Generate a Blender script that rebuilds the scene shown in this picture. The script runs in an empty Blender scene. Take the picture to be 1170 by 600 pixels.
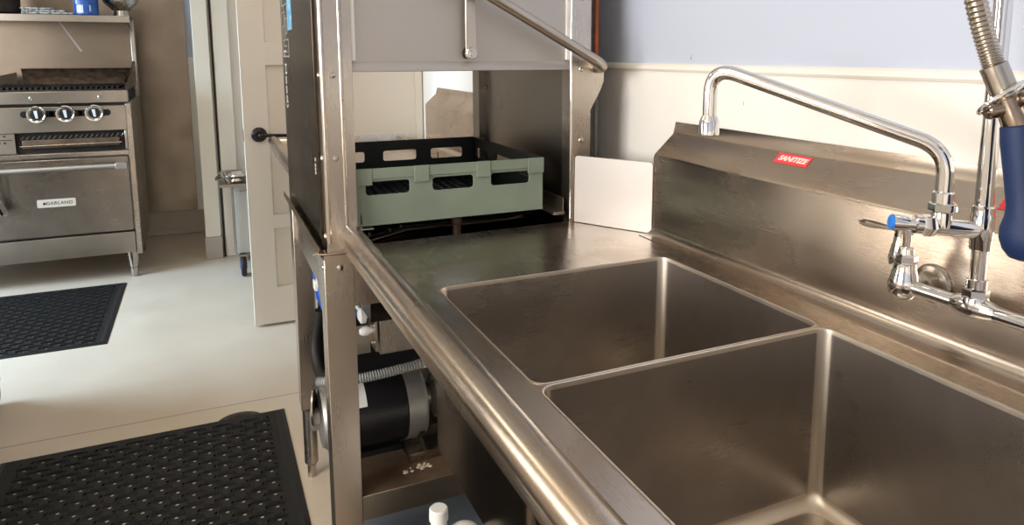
import bpy, bmesh, math, random
from mathutils import Vector, Matrix
random.seed(7)
COL = bpy.context.scene.collection
R = math.radians

# ------------------------------------------------------------------ mesh helper
class MB:
    """Collects shapes in world metres; becomes ONE mesh object."""
    def __init__(s):
        s.bm = bmesh.new()
    def box(s, x0, x1, y0, y1, z0, z1):
        v = [s.bm.verts.new((x, y, z)) for z in (z0, z1) for y in (y0, y1) for x in (x0, x1)]
        for f in ((0, 2, 3, 1), (4, 5, 7, 6), (0, 1, 5, 4), (2, 6, 7, 3), (0, 4, 6, 2), (1, 3, 7, 5)):
            s.bm.faces.new([v[i] for i in f])
        return s
    def prism(s, pts, d):
        """pts: 3-D polygon, extruded along vector d."""
        d = Vector(d)
        a = [s.bm.verts.new(Vector(p)) for p in pts]
        b = [s.bm.verts.new(Vector(p) + d) for p in pts]
        n = len(pts)
        s.bm.faces.new(a[::-1]); s.bm.faces.new(b)
        for i in range(n):
            s.bm.faces.new([a[i], a[(i + 1) % n], b[(i + 1) % n], b[i]])
        return s
    def sheet(s, prof, d, t):
        """open 3-D profile given a thickness t (sideways, in its own plane) and extruded along d: folded sheet metal."""
        d = Vector(d); dn = d.normalized(); P = [Vector(p) for p in prof]
        off = []
        for i, p in enumerate(P):
            ns = []
            if i > 0: ns.append((p - P[i - 1]).normalized().cross(dn))
            if i < len(P) - 1: ns.append((P[i + 1] - p).normalized().cross(dn))
            n = sum(ns, Vector()).normalized()
            k = 1.0 / max(0.35, n.dot(ns[0]))
            off.append(p + n * t * k)
        return s.prism(P + off[::-1], d)
    def tube(s, path, r, seg=16, caps=True):
        P = [Vector(p) for p in path]; n = len(P)
        rr = r if isinstance(r, (list, tuple)) else [r] * n
        tang = []
        for i in range(n):
            a = P[max(0, i - 1)]; b = P[min(n - 1, i + 1)]
            t = (b - a)
            tang.append(t.normalized() if t.length > 1e-9 else (tang[-1] if tang else Vector((0, 0, 1))))
        up = Vector((0, 0, 1)) if abs(tang[0].z) < .9 else Vector((1, 0, 0))
        nrm = (up - tang[0] * up.dot(tang[0])).normalized()
        rings = []
        for i in range(n):
            nrm = (nrm - tang[i] * nrm.dot(tang[i])).normalized()
            bn = tang[i].cross(nrm)
            rings.append([s.bm.verts.new(P[i] + (nrm * math.cos(2 * math.pi * k / seg) + bn * math.sin(2 * math.pi * k / seg)) * rr[i]) for k in range(seg)])
        for i in range(n - 1):
            for k in range(seg):
                s.bm.faces.new([rings[i][k], rings[i][(k + 1) % seg], rings[i + 1][(k + 1) % seg], rings[i + 1][k]])
        if caps:
            s.bm.faces.new(rings[0][::-1]); s.bm.faces.new(rings[-1])
        return s
    def lathe(s, origin, axis, prof, seg=24, rot=0.0):
        """prof: list of (distance along axis, radius)."""
        o = Vector(origin); ax = Vector(axis).normalized()
        up = Vector((0, 0, 1)) if abs(ax.z) < .9 else Vector((1, 0, 0))
        e1 = (up - ax * up.dot(ax)).normalized(); e2 = ax.cross(e1)
        rings = []
        for t, r in prof:
            r = max(r, 1e-5)
            rings.append([s.bm.verts.new(o + ax * t + (e1 * math.cos(rot + 2 * math.pi * k / seg) + e2 * math.sin(rot + 2 * math.pi * k / seg)) * r) for k in range(seg)])
        for i in range(len(prof) - 1):
            for k in range(seg):
                s.bm.faces.new([rings[i][k], rings[i][(k + 1) % seg], rings[i + 1][(k + 1) % seg], rings[i + 1][k]])
        s.bm.faces.new(rings[0][::-1]); s.bm.faces.new(rings[-1])
        return s
    def loops(s, loops, cap0=False, cap1=True):
        rings = [[s.bm.verts.new(Vector(p)) for p in l] for l in loops]
        n = len(rings[0])
        for i in range(len(rings) - 1):
            for k in range(n):
                s.bm.faces.new([rings[i][k], rings[i][(k + 1) % n], rings[i + 1][(k + 1) % n], rings[i + 1][k]])
        if cap0: s.bm.faces.new(rings[0][::-1])
        if cap1: s.bm.faces.new(rings[-1])
        return s
    def plate(s, outer, holes, z0, z1, axis='z'):
        """flat plate with holes: outer/holes are 2-D loops; axis says which way the thickness runs ('z': xy, 'y': xz, 'x': yz)."""
        def P(p, h):
            return {'z': (p[0], p[1], h), 'y': (p[0], h, p[1]), 'x': (h, p[0], p[1])}[axis]
        rings = []
        for h in (z0, z1):
            es = []; lv = []
            for l in [outer] + holes:
                v = [s.bm.verts.new(P(p, h)) for p in l]
                lv.append(v)
                es += [s.bm.edges.new((v[i], v[(i + 1) % len(v)])) for i in range(len(v))]
            bmesh.ops.triangle_fill(s.bm, use_beauty=True, use_dissolve=False, edges=es)
            rings.append(lv)
        for a, b in zip(*rings):
            for i in range(len(a)):
                j = (i + 1) % len(a)
                s.bm.faces.new([a[i], a[j], b[j], b[i]])
        return s

def rrect(x0, x1, y0, y1, r, n=6):
    out = []
    for cx, cy, a0 in ((x1 - r, y1 - r, 0), (x0 + r, y1 - r, 90), (x0 + r, y0 + r, 180), (x1 - r, y0 + r, 270)):
        for k in range(n + 1):
            a = R(a0 + 90 * k / n)
            out.append((cx + r * math.cos(a), cy + r * math.sin(a)))
    return out

def fillet(pts, r, n=8):
    P = [Vector(p) for p in pts]; out = [P[0]]
    for i in range(1, len(P) - 1):
        a = (P[i - 1] - P[i]); b = (P[i + 1] - P[i])
        rr = min(r if not isinstance(r, (list, tuple)) else r[i - 1], a.length * .49, b.length * .49)
        p0 = P[i] + a.normalized() * rr; p1 = P[i] + b.normalized() * rr
        for k in range(n + 1):
            t = k / n
            out.append(p0 * (1 - t) ** 2 + P[i] * 2 * t * (1 - t) + p1 * t * t)
    out.append(P[-1])
    return out

def root_loc(o):
    v = Vector((0, 0, 0))
    while o is not None:
        v += o.location; o = o.parent
    return v

def obj(name, mb, mat, parent=None, bevel=0.0, sharp=32, loc=None, solid=0.0):
    bm = mb.bm if isinstance(mb, MB) else mb
    bmesh.ops.recalc_face_normals(bm, faces=bm.faces)
    off = root_loc(parent) if parent else Vector(loc or (0, 0, 0))
    bmesh.ops.translate(bm, verts=bm.verts, vec=-off)
    me = bpy.data.meshes.new(name); bm.to_mesh(me); bm.free()
    for p in me.polygons: p.use_smooth = True
    me.set_sharp_from_angle(angle=R(sharp))
    me.materials.append(mat)
    o = bpy.data.objects.new(name, me); COL.objects.link(o)
    if parent: o.parent = parent
    else: o.location = off
    if solid:
        m = o.modifiers.new('solid', 'SOLIDIFY'); m.thickness = solid; m.offset = 0
    if bevel:
        m = o.modifiers.new('bevel', 'BEVEL'); m.width = bevel; m.segments = 2; m.limit_method = 'ANGLE'; m.angle_limit = R(40)
        m.harden_normals = False
    return o

def thing(name, label, cat, loc, group=None):
    o = bpy.data.objects.new(name, None); COL.objects.link(o)
    o.empty_display_size = .05
    o.location = loc; o['label'] = label; o['category'] = cat
    if group: o['group'] = group
    return o
def tag(o, label, cat, group=None):
    o['label'] = label; o['category'] = cat
    if group: o['group'] = group
    return o
def struct(name, mb, mat, parent=None, **k):
    o = obj(name, mb, mat, parent, **k)
    if parent is None: o['kind'] = 'structure'
    return o

def text_mesh(name, body, size, origin, ux, uy, mat, parent, depth=.0006, shear=0.0, extra_pts=None, spacing=1.0, bold=0.0):
    """lettering lying in the plane of unit vectors ux, uy, centred on origin."""
    cu = bpy.data.curves.new(name + '_text', 'FONT'); cu.body = body; cu.size = size
    cu.align_x = 'CENTER'; cu.align_y = 'CENTER'; cu.extrude = depth; cu.shear = shear; cu.space_character = spacing; cu.offset = bold
    t = bpy.data.objects.new(name + '_text', cu); COL.objects.link(t)
    dg = bpy.context.evaluated_depsgraph_get()
    me = bpy.data.meshes.new_from_object(t.evaluated_get(dg))
    bm = bmesh.new(); bm.from_mesh(me)
    bpy.data.objects.remove(t); bpy.data.curves.remove(cu); bpy.data.meshes.remove(me)
    ux, uy = Vector(ux).normalized(), Vector(uy).normalized(); uz = ux.cross(uy)
    M = Matrix(((ux.x, uy.x, uz.x, origin[0]), (ux.y, uy.y, uz.y, origin[1]), (ux.z, uy.z, uz.z, origin[2]), (0, 0, 0, 1)))
    if extra_pts:
        for poly in extra_pts:
            lo = [bm.verts.new((p[0], p[1], 0)) for p in poly]; hi = [bm.verts.new((p[0], p[1], depth)) for p in poly]
            bm.faces.new(hi)
            for i in range(len(poly)):
                bm.faces.new([lo[i], lo[(i + 1) % len(poly)], hi[(i + 1) % len(poly)], hi[i]])
    bmesh.ops.transform(bm, matrix=M, verts=bm.verts)
    return obj(name, bm, mat, parent)

# ------------------------------------------------------------------ materials
def lin(c):
    return tuple(((v / 255) / 12.92 if v / 255 <= .04045 else ((v / 255 + .055) / 1.055) ** 2.4) for v in c) + (1,)

def mat(name, rgb, rough=.5, metal=0.0, noise=None, bump=0.0, stretch=(1, 1, 1), scale=6.0, rough_var=0.0, rgb2=None, spec=None, detail=3, mix=(.35, .7), coat=0.0):
    m = bpy.data.materials.new(name); m.use_nodes = True
    nt = m.node_tree; b = nt.nodes['Principled BSDF']
    b.inputs['Base Color'].default_value = lin(rgb); b.inputs['Roughness'].default_value = rough; b.inputs['Metallic'].default_value = metal
    if spec is not None: b.inputs['Specular IOR Level'].default_value = spec
    if coat: b.inputs['Coat Weight'].default_value = coat; b.inputs['Coat Roughness'].default_value = .15
    if rgb2 or bump or rough_var:
        tc = nt.nodes.new('ShaderNodeTexCoord'); mp = nt.nodes.new('ShaderNodeMapping'); mp.inputs['Scale'].default_value = stretch
        nz = nt.nodes.new('ShaderNodeTexNoise'); nz.inputs['Scale'].default_value = scale; nz.inputs['Detail'].default_value = detail
        nt.links.new(tc.outputs['Object'], mp.inputs['Vector']); nt.links.new(mp.outputs['Vector'], nz.inputs['Vector'])
        if rgb2:
            cr = nt.nodes.new('ShaderNodeValToRGB')
            cr.color_ramp.elements[0].position = mix[0]; cr.color_ramp.elements[1].position = mix[1]
            cr.color_ramp.elements[0].color = lin(rgb); cr.color_ramp.elements[1].color = lin(rgb2)
            nt.links.new(nz.outputs['Fac'], cr.inputs['Fac']); nt.links.new(cr.outputs['Color'], b.inputs['Base Color'])
        if rough_var:
            mr = nt.nodes.new('ShaderNodeMapRange'); mr.inputs['From Min'].default_value = .3; mr.inputs['From Max'].default_value = .7
            mr.inputs['To Min'].default_value = max(.02, rough - rough_var); mr.inputs['To Max'].default_value = rough + rough_var
            nt.links.new(nz.outputs['Fac'], mr.inputs['Value']); nt.links.new(mr.outputs['Result'], b.inputs['Roughness'])
        if bump:
            bp = nt.nodes.new('ShaderNodeBump'); bp.inputs['Strength'].default_value = bump; bp.inputs['Distance'].default_value = .002
            nt.links.new(nz.outputs['Fac'], bp.inputs['Height']); nt.links.new(bp.outputs['Normal'], b.inputs['Normal'])
    return m

def brushed(name, rgb, rough, grain, var=.05, bump=.004, wear=None, aniso=0.0):
    """stainless steel: fine grain along one axis plus large soft blotches of polish."""
    m = bpy.data.materials.new(name); m.use_nodes = True
    nt = m.node_tree; b = nt.nodes['Principled BSDF']; N = nt.nodes.new; L = nt.links.new
    b.inputs['Metallic'].default_value = 1.0; b.inputs['Base Color'].default_value = lin(rgb)
    tc = N('ShaderNodeTexCoord'); mp = N('ShaderNodeMapping')
    s = [1100, 1100, 1100]; s[grain] = 14; mp.inputs['Scale'].default_value = s
    fine = N('ShaderNodeTexNoise'); fine.inputs['Scale'].default_value = 1.0; fine.inputs['Detail'].default_value = 2
    L(tc.outputs['Object'], mp.inputs['Vector']); L(mp.outputs['Vector'], fine.inputs['Vector'])
    big = N('ShaderNodeTexNoise'); big.inputs['Scale'].default_value = 5.0; big.inputs['Detail'].default_value = 4
    L(tc.outputs['Object'], big.inputs['Vector'])
    add = N('ShaderNodeMath'); add.operation = 'MULTIPLY_ADD'; add.inputs[1].default_value = .22
    L(fine.outputs['Fac'], add.inputs[0])
    sc = N('ShaderNodeMath'); sc.operation = 'MULTIPLY'; sc.inputs[1].default_value = .75
    L(big.outputs['Fac'], sc.inputs[0]); L(sc.outputs[0], add.inputs[2])
    mr = N('ShaderNodeMapRange'); mr.inputs['From Min'].default_value = .35; mr.inputs['From Max'].default_value = .65
    mr.inputs['To Min'].default_value = max(.04, rough - var); mr.inputs['To Max'].default_value = rough + var
    L(add.outputs[0], mr.inputs['Value']); L(mr.outputs['Result'], b.inputs['Roughness'])
    bp = N('ShaderNodeBump'); bp.inputs['Strength'].default_value = bump; bp.inputs['Distance'].default_value = .001
    L(fine.outputs['Fac'], bp.inputs['Height']); L(bp.outputs['Normal'], b.inputs['Normal'])
    if wear:
        cr = N('ShaderNodeValToRGB'); cr.color_ramp.elements[0].position = .42; cr.color_ramp.elements[1].position = .68
        cr.color_ramp.elements[0].color = lin(rgb); cr.color_ramp.elements[1].color = lin(wear)
        L(big.outputs['Fac'], cr.inputs['Fac']); L(cr.outputs['Color'], b.inputs['Base Color'])
    return m

M = {}
M['steel_y'] = brushed('sink steel', (200, 188, 175), .27, 1, wear=(184, 167, 150))
M['steel_basin'] = brushed('basin steel', (188, 182, 175), .31, 0, var=.07, wear=(170, 161, 152))
M['steel_z'] = brushed('upright steel', (198, 190, 180), .28, 2, wear=(184, 174, 162))
M['steel_x'] = brushed('range steel', (186, 177, 166), .33, 0, wear=(170, 160, 147))
M['steel_hood'] = brushed('hood steel', (186, 180, 174), .46, 0, var=.06)
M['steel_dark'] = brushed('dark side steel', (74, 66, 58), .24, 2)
M['steel_chamber'] = brushed('chamber steel', (150, 144, 136), .30, 0)
M['steel_wall'] = brushed('wall panel steel', (150, 136, 120), .36, 2, wear=(142, 128, 113))
M['steel_oven'] = brushed('oven door steel', (158, 150, 142), .30, 0, wear=(144, 135, 126))
M['steel_seam_glint'] = brushed('seam highlight steel', (222, 211, 196), .38, 2, var=.05)  # paler than the basin steel: highlight put into the colour
M['chrome'] = mat('chrome', (226, 224, 222), .06, 1.0)
M['satin'] = mat('satin nickel', (178, 170, 160), .24, 1.0, rough_var=.06, scale=30)
M['brass_nickel'] = mat('worn nickel', (150, 134, 118), .22, 1.0, rough_var=.06, scale=30)
M['bolt'] = mat('bolt steel', (190, 186, 180), .22, 1.0)
M['castiron'] = mat('burnt iron', (34, 29, 26), .65, .3, rgb2=(52, 42, 36), scale=18, bump=.3)
M['rust'] = mat('heat stained steel', (120, 98, 78), .5, .8, rgb2=(84, 58, 42), scale=22, bump=.15, stretch=(1, 1, 2))
M['black'] = mat('black enamel', (22, 22, 24), .35)
M['black_rubber'] = mat('black rubber', (15, 13, 12), .58, bump=.1, scale=90)
M['black_plastic'] = mat('black plastic', (27, 29, 29), .4)
M['green'] = mat('green crate plastic', (116, 128, 113), .5, rgb2=(126, 138, 122), scale=9, bump=.06, rough_var=.08)
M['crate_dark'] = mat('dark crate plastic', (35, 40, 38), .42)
M['blue_grip'] = mat('blue rubber grip', (12, 36, 78), .62, bump=.12, scale=160)
M['blue_button'] = mat('blue button', (36, 120, 214), .3)
M['white_print'] = mat('white print', (225, 222, 214), .6)
M['grey_print'] = mat('grey print', (160, 158, 152), .6)
M['blue_label'] = mat('blue label', (90, 170, 222), .5, rgb2=(190, 220, 238), scale=60, mix=(.5, .62))
M['red_label'] = mat('red label', (232, 62, 66), .45)
M['wiring_blue'] = mat('blue wires', (40, 90, 190), .45)
M['copper'] = mat('copper pipe', (190, 108, 70), .45, .2, rgb2=(164, 92, 60), scale=25)
M['grey_hose'] = mat('grey conduit', (160, 162, 160), .5)
M['white_plastic'] = mat('white plastic', (232, 232, 228), .4)
M['rust_shelf'] = mat('stained shelf', (126, 104, 84), .5, .55, rgb2=(98, 78, 62), scale=14, bump=.1)
M['crumb'] = mat('dried residue', (206, 190, 170), .8)
M['silver_paint'] = mat('cast aluminium', (168, 166, 162), .42, .7, bump=.1, scale=80)
M['door_paint'] = mat('door paint', (228, 216, 200), .42, bump=.03, scale=40)
M['trim_paint'] = mat('trim paint', (230, 218, 200), .4)
M['cream'] = mat('cream wall', (238, 231, 220), .5, bump=.03, scale=60)
M['ceiling'] = mat('ceiling tile', (226, 222, 214), .8)
M['grey_base'] = mat('grey cove base', (178, 166, 152), .5)
M['bronze'] = mat('oil rubbed bronze', (42, 34, 30), .35, .6)
M['cloth'] = mat('folded cloth', (206, 202, 196), .9, rgb2=(120, 118, 116), scale=70, mix=(.45, .6))
M['can_blue'] = mat('blue can print', (34, 82, 168), .35, rgb2=(52, 104, 186), scale=25)
M['can_white'] = mat('pale blue can print', (196, 214, 234), .4)
M['pot'] = mat('blackened pot', (36, 30, 27), .5, .5, rgb2=(60, 48, 40), scale=14)
M['cart_grey'] = mat('cart grey', (196, 190, 182), .5)
M['floor'] = None
M['pale_tile'] = mat('outdoor light', (240, 240, 240), .5)

def floor_mat():
    m = mat('vinyl floor', (208, 191, 171), .40, rgb2=(215, 200, 181), scale=3.0, rough_var=.05)
    nt = m.node_tree; b = nt.nodes['Principled BSDF']; N = nt.nodes.new; L = nt.links.new
    tc = N('ShaderNodeTexCoord')
    sp = N('ShaderNodeTexNoise'); sp.inputs['Scale'].default_value = 140; sp.inputs['Detail'].default_value = 1
    L(tc.outputs['Object'], sp.inputs['Vector'])
    src = b.inputs['Base Color'].links[0].from_socket
    hs = N('ShaderNodeMix'); hs.data_type = 'RGBA'; hs.blend_type = 'MULTIPLY'; hs.inputs['Factor'].default_value = .14
    L(src, hs.inputs[6]); L(sp.outputs['Fac'], hs.inputs[7])
    # sheet joints: thin darker seams where two sheets of vinyl meet
    xyz = N('ShaderNodeSeparateXYZ'); L(tc.outputs['Object'], xyz.inputs[0])
    a = N('ShaderNodeMath'); a.operation = 'SUBTRACT'; a.inputs[1].default_value = 2.885; L(xyz.outputs['Y'], a.inputs[0])
    ab = N('ShaderNodeMath'); ab.operation = 'ABSOLUTE'; L(a.outputs[0], ab.inputs[0])
    lt = N('ShaderNodeMath'); lt.operation = 'LESS_THAN'; lt.inputs[1].default_value = .0035; L(ab.outputs[0], lt.inputs[0])
    mx = N('ShaderNodeMix'); mx.data_type = 'RGBA'; L(lt.outputs[0], mx.inputs['Factor'])
    L(hs.outputs[2], mx.inputs[6]); mx.inputs[7].default_value = lin((160, 140, 122))
    L(mx.outputs[2], b.inputs['Base Color'])
    return m
M['floor'] = floor_mat()

def two_tone(name, z):
    """painted wall: cream below the rail height, pale blue above."""
    m = mat(name, (238, 231, 218), .5, bump=.03, scale=60)
    nt = m.node_tree; b = nt.nodes['Principled BSDF']; N = nt.nodes.new; L = nt.links.new
    tc = N('ShaderNodeTexCoord'); xyz = N('ShaderNodeSeparateXYZ'); L(tc.outputs['Object'], xyz.inputs[0])
    gt = N('ShaderNodeMath'); gt.operation = 'GREATER_THAN'; gt.inputs[1].default_value = z; L(xyz.outputs['Z'], gt.inputs[0])
    mx = N('ShaderNodeMix'); mx.data_type = 'RGBA'; L(gt.outputs[0], mx.inputs['Factor'])
    mx.inputs[6].default_value = lin((240, 236, 228)); mx.inputs[7].default_value = lin((190, 197, 213))
    # a few dark scuffs in the blue paint
    mp = N('ShaderNodeMapping'); mp.inputs['Scale'].default_value = (30, 30, 7); L(tc.outputs['Object'], mp.inputs['Vector'])
    nz = N('ShaderNodeTexNoise'); nz.inputs['Scale'].default_value = 3.1; nz.inputs['Detail'].default_value = 1; L(mp.outputs['Vector'], nz.inputs['Vector'])
    sg = N('ShaderNodeMath'); sg.operation = 'GREATER_THAN'; sg.inputs[1].default_value = .80; L(nz.outputs['Fac'], sg.inputs[0])
    m2 = N('ShaderNodeMix'); m2.data_type = 'RGBA'; L(sg.outputs[0], m2.inputs['Factor']); L(mx.outputs[2], m2.inputs[6]); m2.inputs[7].default_value = lin((140, 148, 166))
    L(m2.outputs[2], b.inputs['Base Color'])
    return m
M['two_tone'] = two_tone('two tone wall paint', 1.335)

# ------------------------------------------------------------------ camera
cd = bpy.data.cameras.new('camera'); cam = bpy.data.objects.new('camera', cd); COL.objects.link(cam)
yaw, pitch = 0.43188, 0.146503
fwd = Vector((math.sin(yaw) * math.cos(pitch), math.cos(yaw) * math.cos(pitch), -math.sin(pitch)))
cam.location = (0, 0, 1.36)
cam.rotation_euler = fwd.to_track_quat('-Z', 'Y').to_euler()
cd.sensor_width = 36; cd.sensor_fit = 'HORIZONTAL'
cd.lens = 817.5 / 1170 * 36
cd.shift_x = (585 - 611.4) / 1170; cd.shift_y = -(300 - 182.0) / 1170
cd.clip_start = .02
bpy.context.scene.camera = cam

# ------------------------------------------------------------------ the room
XL, XR, Y0, YB, ZC = -3.2, 1.05, -2.4, 6.0, 2.75
struct('floor', MB().box(XL - .1, XR + 1.4, Y0 - .1, YB + .1, -.1, 0), M['floor'])
struct('ceiling', MB().box(XL - .1, XR + 1.4, Y0 - .1, YB + .1, ZC, ZC + .1), M['ceiling'])
struct('wall_right', MB().box(XR, XR + .1, Y0 - .1, 3.74, 0, ZC), M['two_tone'])
struct('wall_left', MB().plate([(Y0 - .1, 0), (YB + .1, 0), (YB + .1, ZC), (Y0 - .1, ZC)],
       [[(2.9, .95), (4.7, .95), (4.7, 2.35), (2.9, 2.35)], [(-.9, .95), (1.1, .95), (1.1, 2.35), (-.9, 2.35)]], XL - .1, XL, 'x'), M['two_tone'])
struct('wall_rear', MB().box(XL, XR, Y0 - .1, Y0, 0, ZC), M['two_tone'])
struct('wall_back', MB().box(XL, .06, YB, YB + .1, 0, ZC), M['two_tone'])
struct('wall_recess', MB().box(.045, XR + 1.4, 5.17, 5.27, 0, ZC), M['cream'])
struct('wall_hall', MB().box(XR + 1.3, XR + 1.4, 3.74, 5.17, 0, ZC), M['cream'])
struct('wall_return', MB().box(.0, .045, 5.27, 6.0, 0, ZC), M['cream'])
# column between the range alcove and the hall doorway
col = struct('trim_1', MB().box(-.05, .045, 5.12, 5.26, .15, ZC), M['trim_paint'], bevel=.004)
struct('baseboard_column', MB().box(-.055, .05, 5.112, 5.262, 0, .15), M['grey_base'], bevel=.004)
struct('baseboard_back', MB().sheet([(-1.9, 5.998, .17), (-1.9, 5.99, .03), (-1.9, 5.955, 0.001)], (1.9, 0, 0), .006), M['grey_base'])
struct('trim_2', MB().box(-2.4, -.1, 5.985, 5.998, .175, ZC - .2), M['steel_wall'])            # steel sheet on the wall by the range
struct('trim_3', MB().box(.07, .17, 5.135, 5.17, 0, 2.2), M['trim_paint'], bevel=.006)            # door casing
struct('trim_4', MB().box(.056, .066, 5.15, 5.17, 0, 2.2), M['bronze'])                           # dark gap beside the casing
# chair rail on the sink wall
struct('trim_5', MB().prism([(XR, Y0, 1.316), (XR - .006, Y0, 1.317), (XR - .010, Y0, 1.322), (XR - .009, Y0, 1.330), (XR - .004, Y0, 1.335), (XR, Y0, 1.336)], (0, 3.74 - Y0, 0)), M['cream'])
# windows of the left wall (outside the view; they bring the daylight in)
for n, (ya, yb) in enumerate(((2.9, 4.7), (-.9, 1.1)), 1):
    w = MB()
    w.box(XL - .09, XL + .02, ya, ya + .05, .95, 2.35).box(XL - .09, XL + .02, yb - .05, yb, .95, 2.35)
    w.box(XL - .09, XL + .02, ya, yb, .95, 1.0).box(XL - .09, XL + .02, ya, yb, 2.3, 2.35)
    w.box(XL - .07, XL - .01, (ya + yb) / 2 - .02, (ya + yb) / 2 + .02, 1.0, 2.3)
    struct('window_%d' % n, w, M['trim_paint'])

# ------------------------------------------------------------------ the open door
door = MB()
YD, DX0, DX1, DZ = 3.69, .16, 1.045, 2.06
holes = []
for xa, xb in ((DX0 + .115, DX0 + .405), (DX0 + .48, DX0 + .85)):
    for za, zb in ((.20, .50), (.57, 1.305), (1.415, 1.93)):
        holes.append([(xa, za), (xb, za), (xb, zb), (xa, zb)])
door.plate([(DX0, .012), (DX1, .012), (DX1, DZ), (DX0, DZ)], holes, YD, YD + .042, 'y')
for h in holes:
    (xa, za), (xb, zb) = h[0], h[2]
    door.box(xa, xb, YD + .012, YD + .030, za, zb)
dr = struct('door_1', door, M['door_paint'], bevel=.002)
kn = struct('door_handle', MB().lathe((.228, YD, .972), (0, -1, 0), [(0, .036), (.006, .036), (.012, .03), (.02, .014), (.03, .012), (.036, .016), (.042, .02)])
            .tube(fillet([(.228, YD - .03, .972), (.228, YD - .052, .972), (.35, YD - .052, .968)], .02), [.011] * 1 + [.0095] * 9 + [.008], 12), M['bronze'], dr)
kn['label'] = 'dark bronze door handle'
lp = struct('latch_plate', MB().box(DX0 - .002, DX0 + .001, YD + .009, YD + .033, .94, 1.0), M['bronze'], dr)

# ------------------------------------------------------------------ floor mats
def mat_mesh(x0, x1, y0, y1, px, py, rh=.0056, rim=.035):
    s = MB(); bm = s.bm; zt = .0026
    ix0, ix1, iy0, iy1 = x0 + rim, x1 - rim, y0 + rim, y1 - rim
    nx = round((ix1 - ix0) / px); ny = round((iy1 - iy0) / py)
    px = (ix1 - ix0) / nx; py = (iy1 - iy0) / ny
    def V(x, y, z): return bm.verts.new((x, y, z))
    def cell(xa, xb, ya, yb, hole):
        cx, cy = (xa + xb) / 2, (ya + yb) / 2
        o = [(xb, cy), (xb, yb), (cx, yb), (xa, yb), (xa, cy), (xa, ya), (cx, ya), (xb, ya)]
        ov = [V(*p, zt) for p in o]
        if not hole:
            bm.faces.new(ov); return
        hv = [V(cx + rh * 1.1 * math.cos(k * math.pi / 4), cy + rh * math.sin(k * math.pi / 4), zt) for k in range(8)]
        lv = [V(cx + rh * 1.1 * math.cos(k * math.pi / 4), cy + rh * math.sin(k * math.pi / 4), .0006) for k in range(8)]
        for k in range(8):
            j = (k + 1) % 8
            bm.faces.new([ov[k], ov[j], hv[j], hv[k]]); bm.faces.new([hv[k], hv[j], lv[j], lv[k]])
    def bone(cx, cy, L, wa, wb, vert):
        # dumbbell: wide ends, narrow waist, raised 3 mm with sloping sides
        out = [(-L, -wa), (-L * .55, -wa), (-L * .3, -wb), (L * .3, -wb), (L * .55, -wa), (L, -wa), (L, wa), (L * .55, wa), (L * .3, wb), (-L * .3, wb), (-L * .55, wa), (-L, wa)]
        if vert: out = [(-b, a) for a, b in out]
        lo = [V(cx + a, cy + b, zt - .0008) for a, b in out]; hi = [V(cx + a * .90, cy + b * .90, zt + .0052) for a, b in out]
        n = len(out)
        for i in range(n):
            bm.faces.new([lo[i], lo[(i + 1) % n], hi[(i + 1) % n], hi[i]])
        bm.faces.new(hi)
    for j in range(2 * ny):
        ya = iy0 + j * py / 2
        if j % 2 == 0:
            for i in range(nx): cell(ix0 + i * px, ix0 + (i + 1) * px, ya, ya + py / 2, True)
        else:
            cell(ix0, ix0 + px / 2, ya, ya + py / 2, False); cell(ix1 - px / 2, ix1, ya, ya + py / 2, False)
            for i in range(nx - 1): cell(ix0 + (i + .5) * px, ix0 + (i + 1.5) * px, ya, ya + py / 2, True)
        for i in range(nx if j % 2 else nx + 1):
            cx = ix0 + (i + (.5 if j % 2 else 0)) * px
            cy = ya + py / 4
            if ix0 + .02 < cx < ix1 - .02:
                bone(cx, cy - .003, .0190, .0190, .0125, True)
        for i in range(nx - 1 if j % 2 else nx):          # thin ridges that link the blocks above each hole
            cx = ix0 + (i + (1 if j % 2 else .5)) * px; cy = ya + py / 4 + .0135
            bone(cx, cy, .0245, .0060, .0042, False)
    # rim: flat border then a bevel down to the floor
    L0 = [(ix0, iy0), (ix1, iy0), (ix1, iy1), (ix0, iy1)]
    L1 = [(x0 + .018, y0 + .018), (x1 - .018, y0 + .018), (x1 - .018, y1 - .018), (x0 + .018, y1 - .018)]
    L2 = [(x0, y0), (x1, y0), (x1, y1), (x0, y1)]
    s.loops([[(*p, zt) for p in L0], [(*p, zt + .0065) for p in L1], [(*p, .002) for p in L2], [(*p, .0005) for p in L2]], cap1=False)
    return s
o = obj('floor_mat', mat_mesh(-.695, .206, 1.20, 2.766, .088, .068), M['black_rubber'], loc=(-.245, 1.98, 0))
tag(o, 'large black rubber drainage mat on the floor by the dishwasher', 'floor mat', 'black rubber floor mats')
o = obj('floor_mat', mat_mesh(-1.95, -.49, 3.775, 4.78, .088, .068), M['black_rubber'], loc=(-1.2, 4.28, 0))
tag(o, 'black rubber drainage mat on the floor in front of the steel oven', 'floor mat', 'black rubber floor mats')

# floor drain half under the near mat
DXc, DYc = .046, 2.722
d = MB().lathe((DXc, DYc, 0), (0, 0, 1), [(0.0, .088), (.0012, .087), (.0018, .082), (.0018, .068), (.0008, .064)], 40)
g = thing('floor_drain', 'round floor drain cover peeking out behind the near rubber mat', 'drain', (DXc, DYc, 0))
obj('drain_ring', d, mat('drain metal', (92, 84, 76), .45, .7, rgb2=(60, 54, 50), scale=30), g)
d = MB()
for k in range(-3, 4):
    w = math.sqrt(max(0, .066 ** 2 - (k * .018) ** 2))
    d.box(DXc - w, DXc + w, DYc + k * .018 - .003, DYc + k * .018 + .003, .0008, .0020)
    d.box(DXc + k * .018 - .003, DXc + k * .018 + .003, DYc - w, DYc + w, .0008, .0021)
obj('drain_grate', d, M['castiron'], g)

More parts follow.
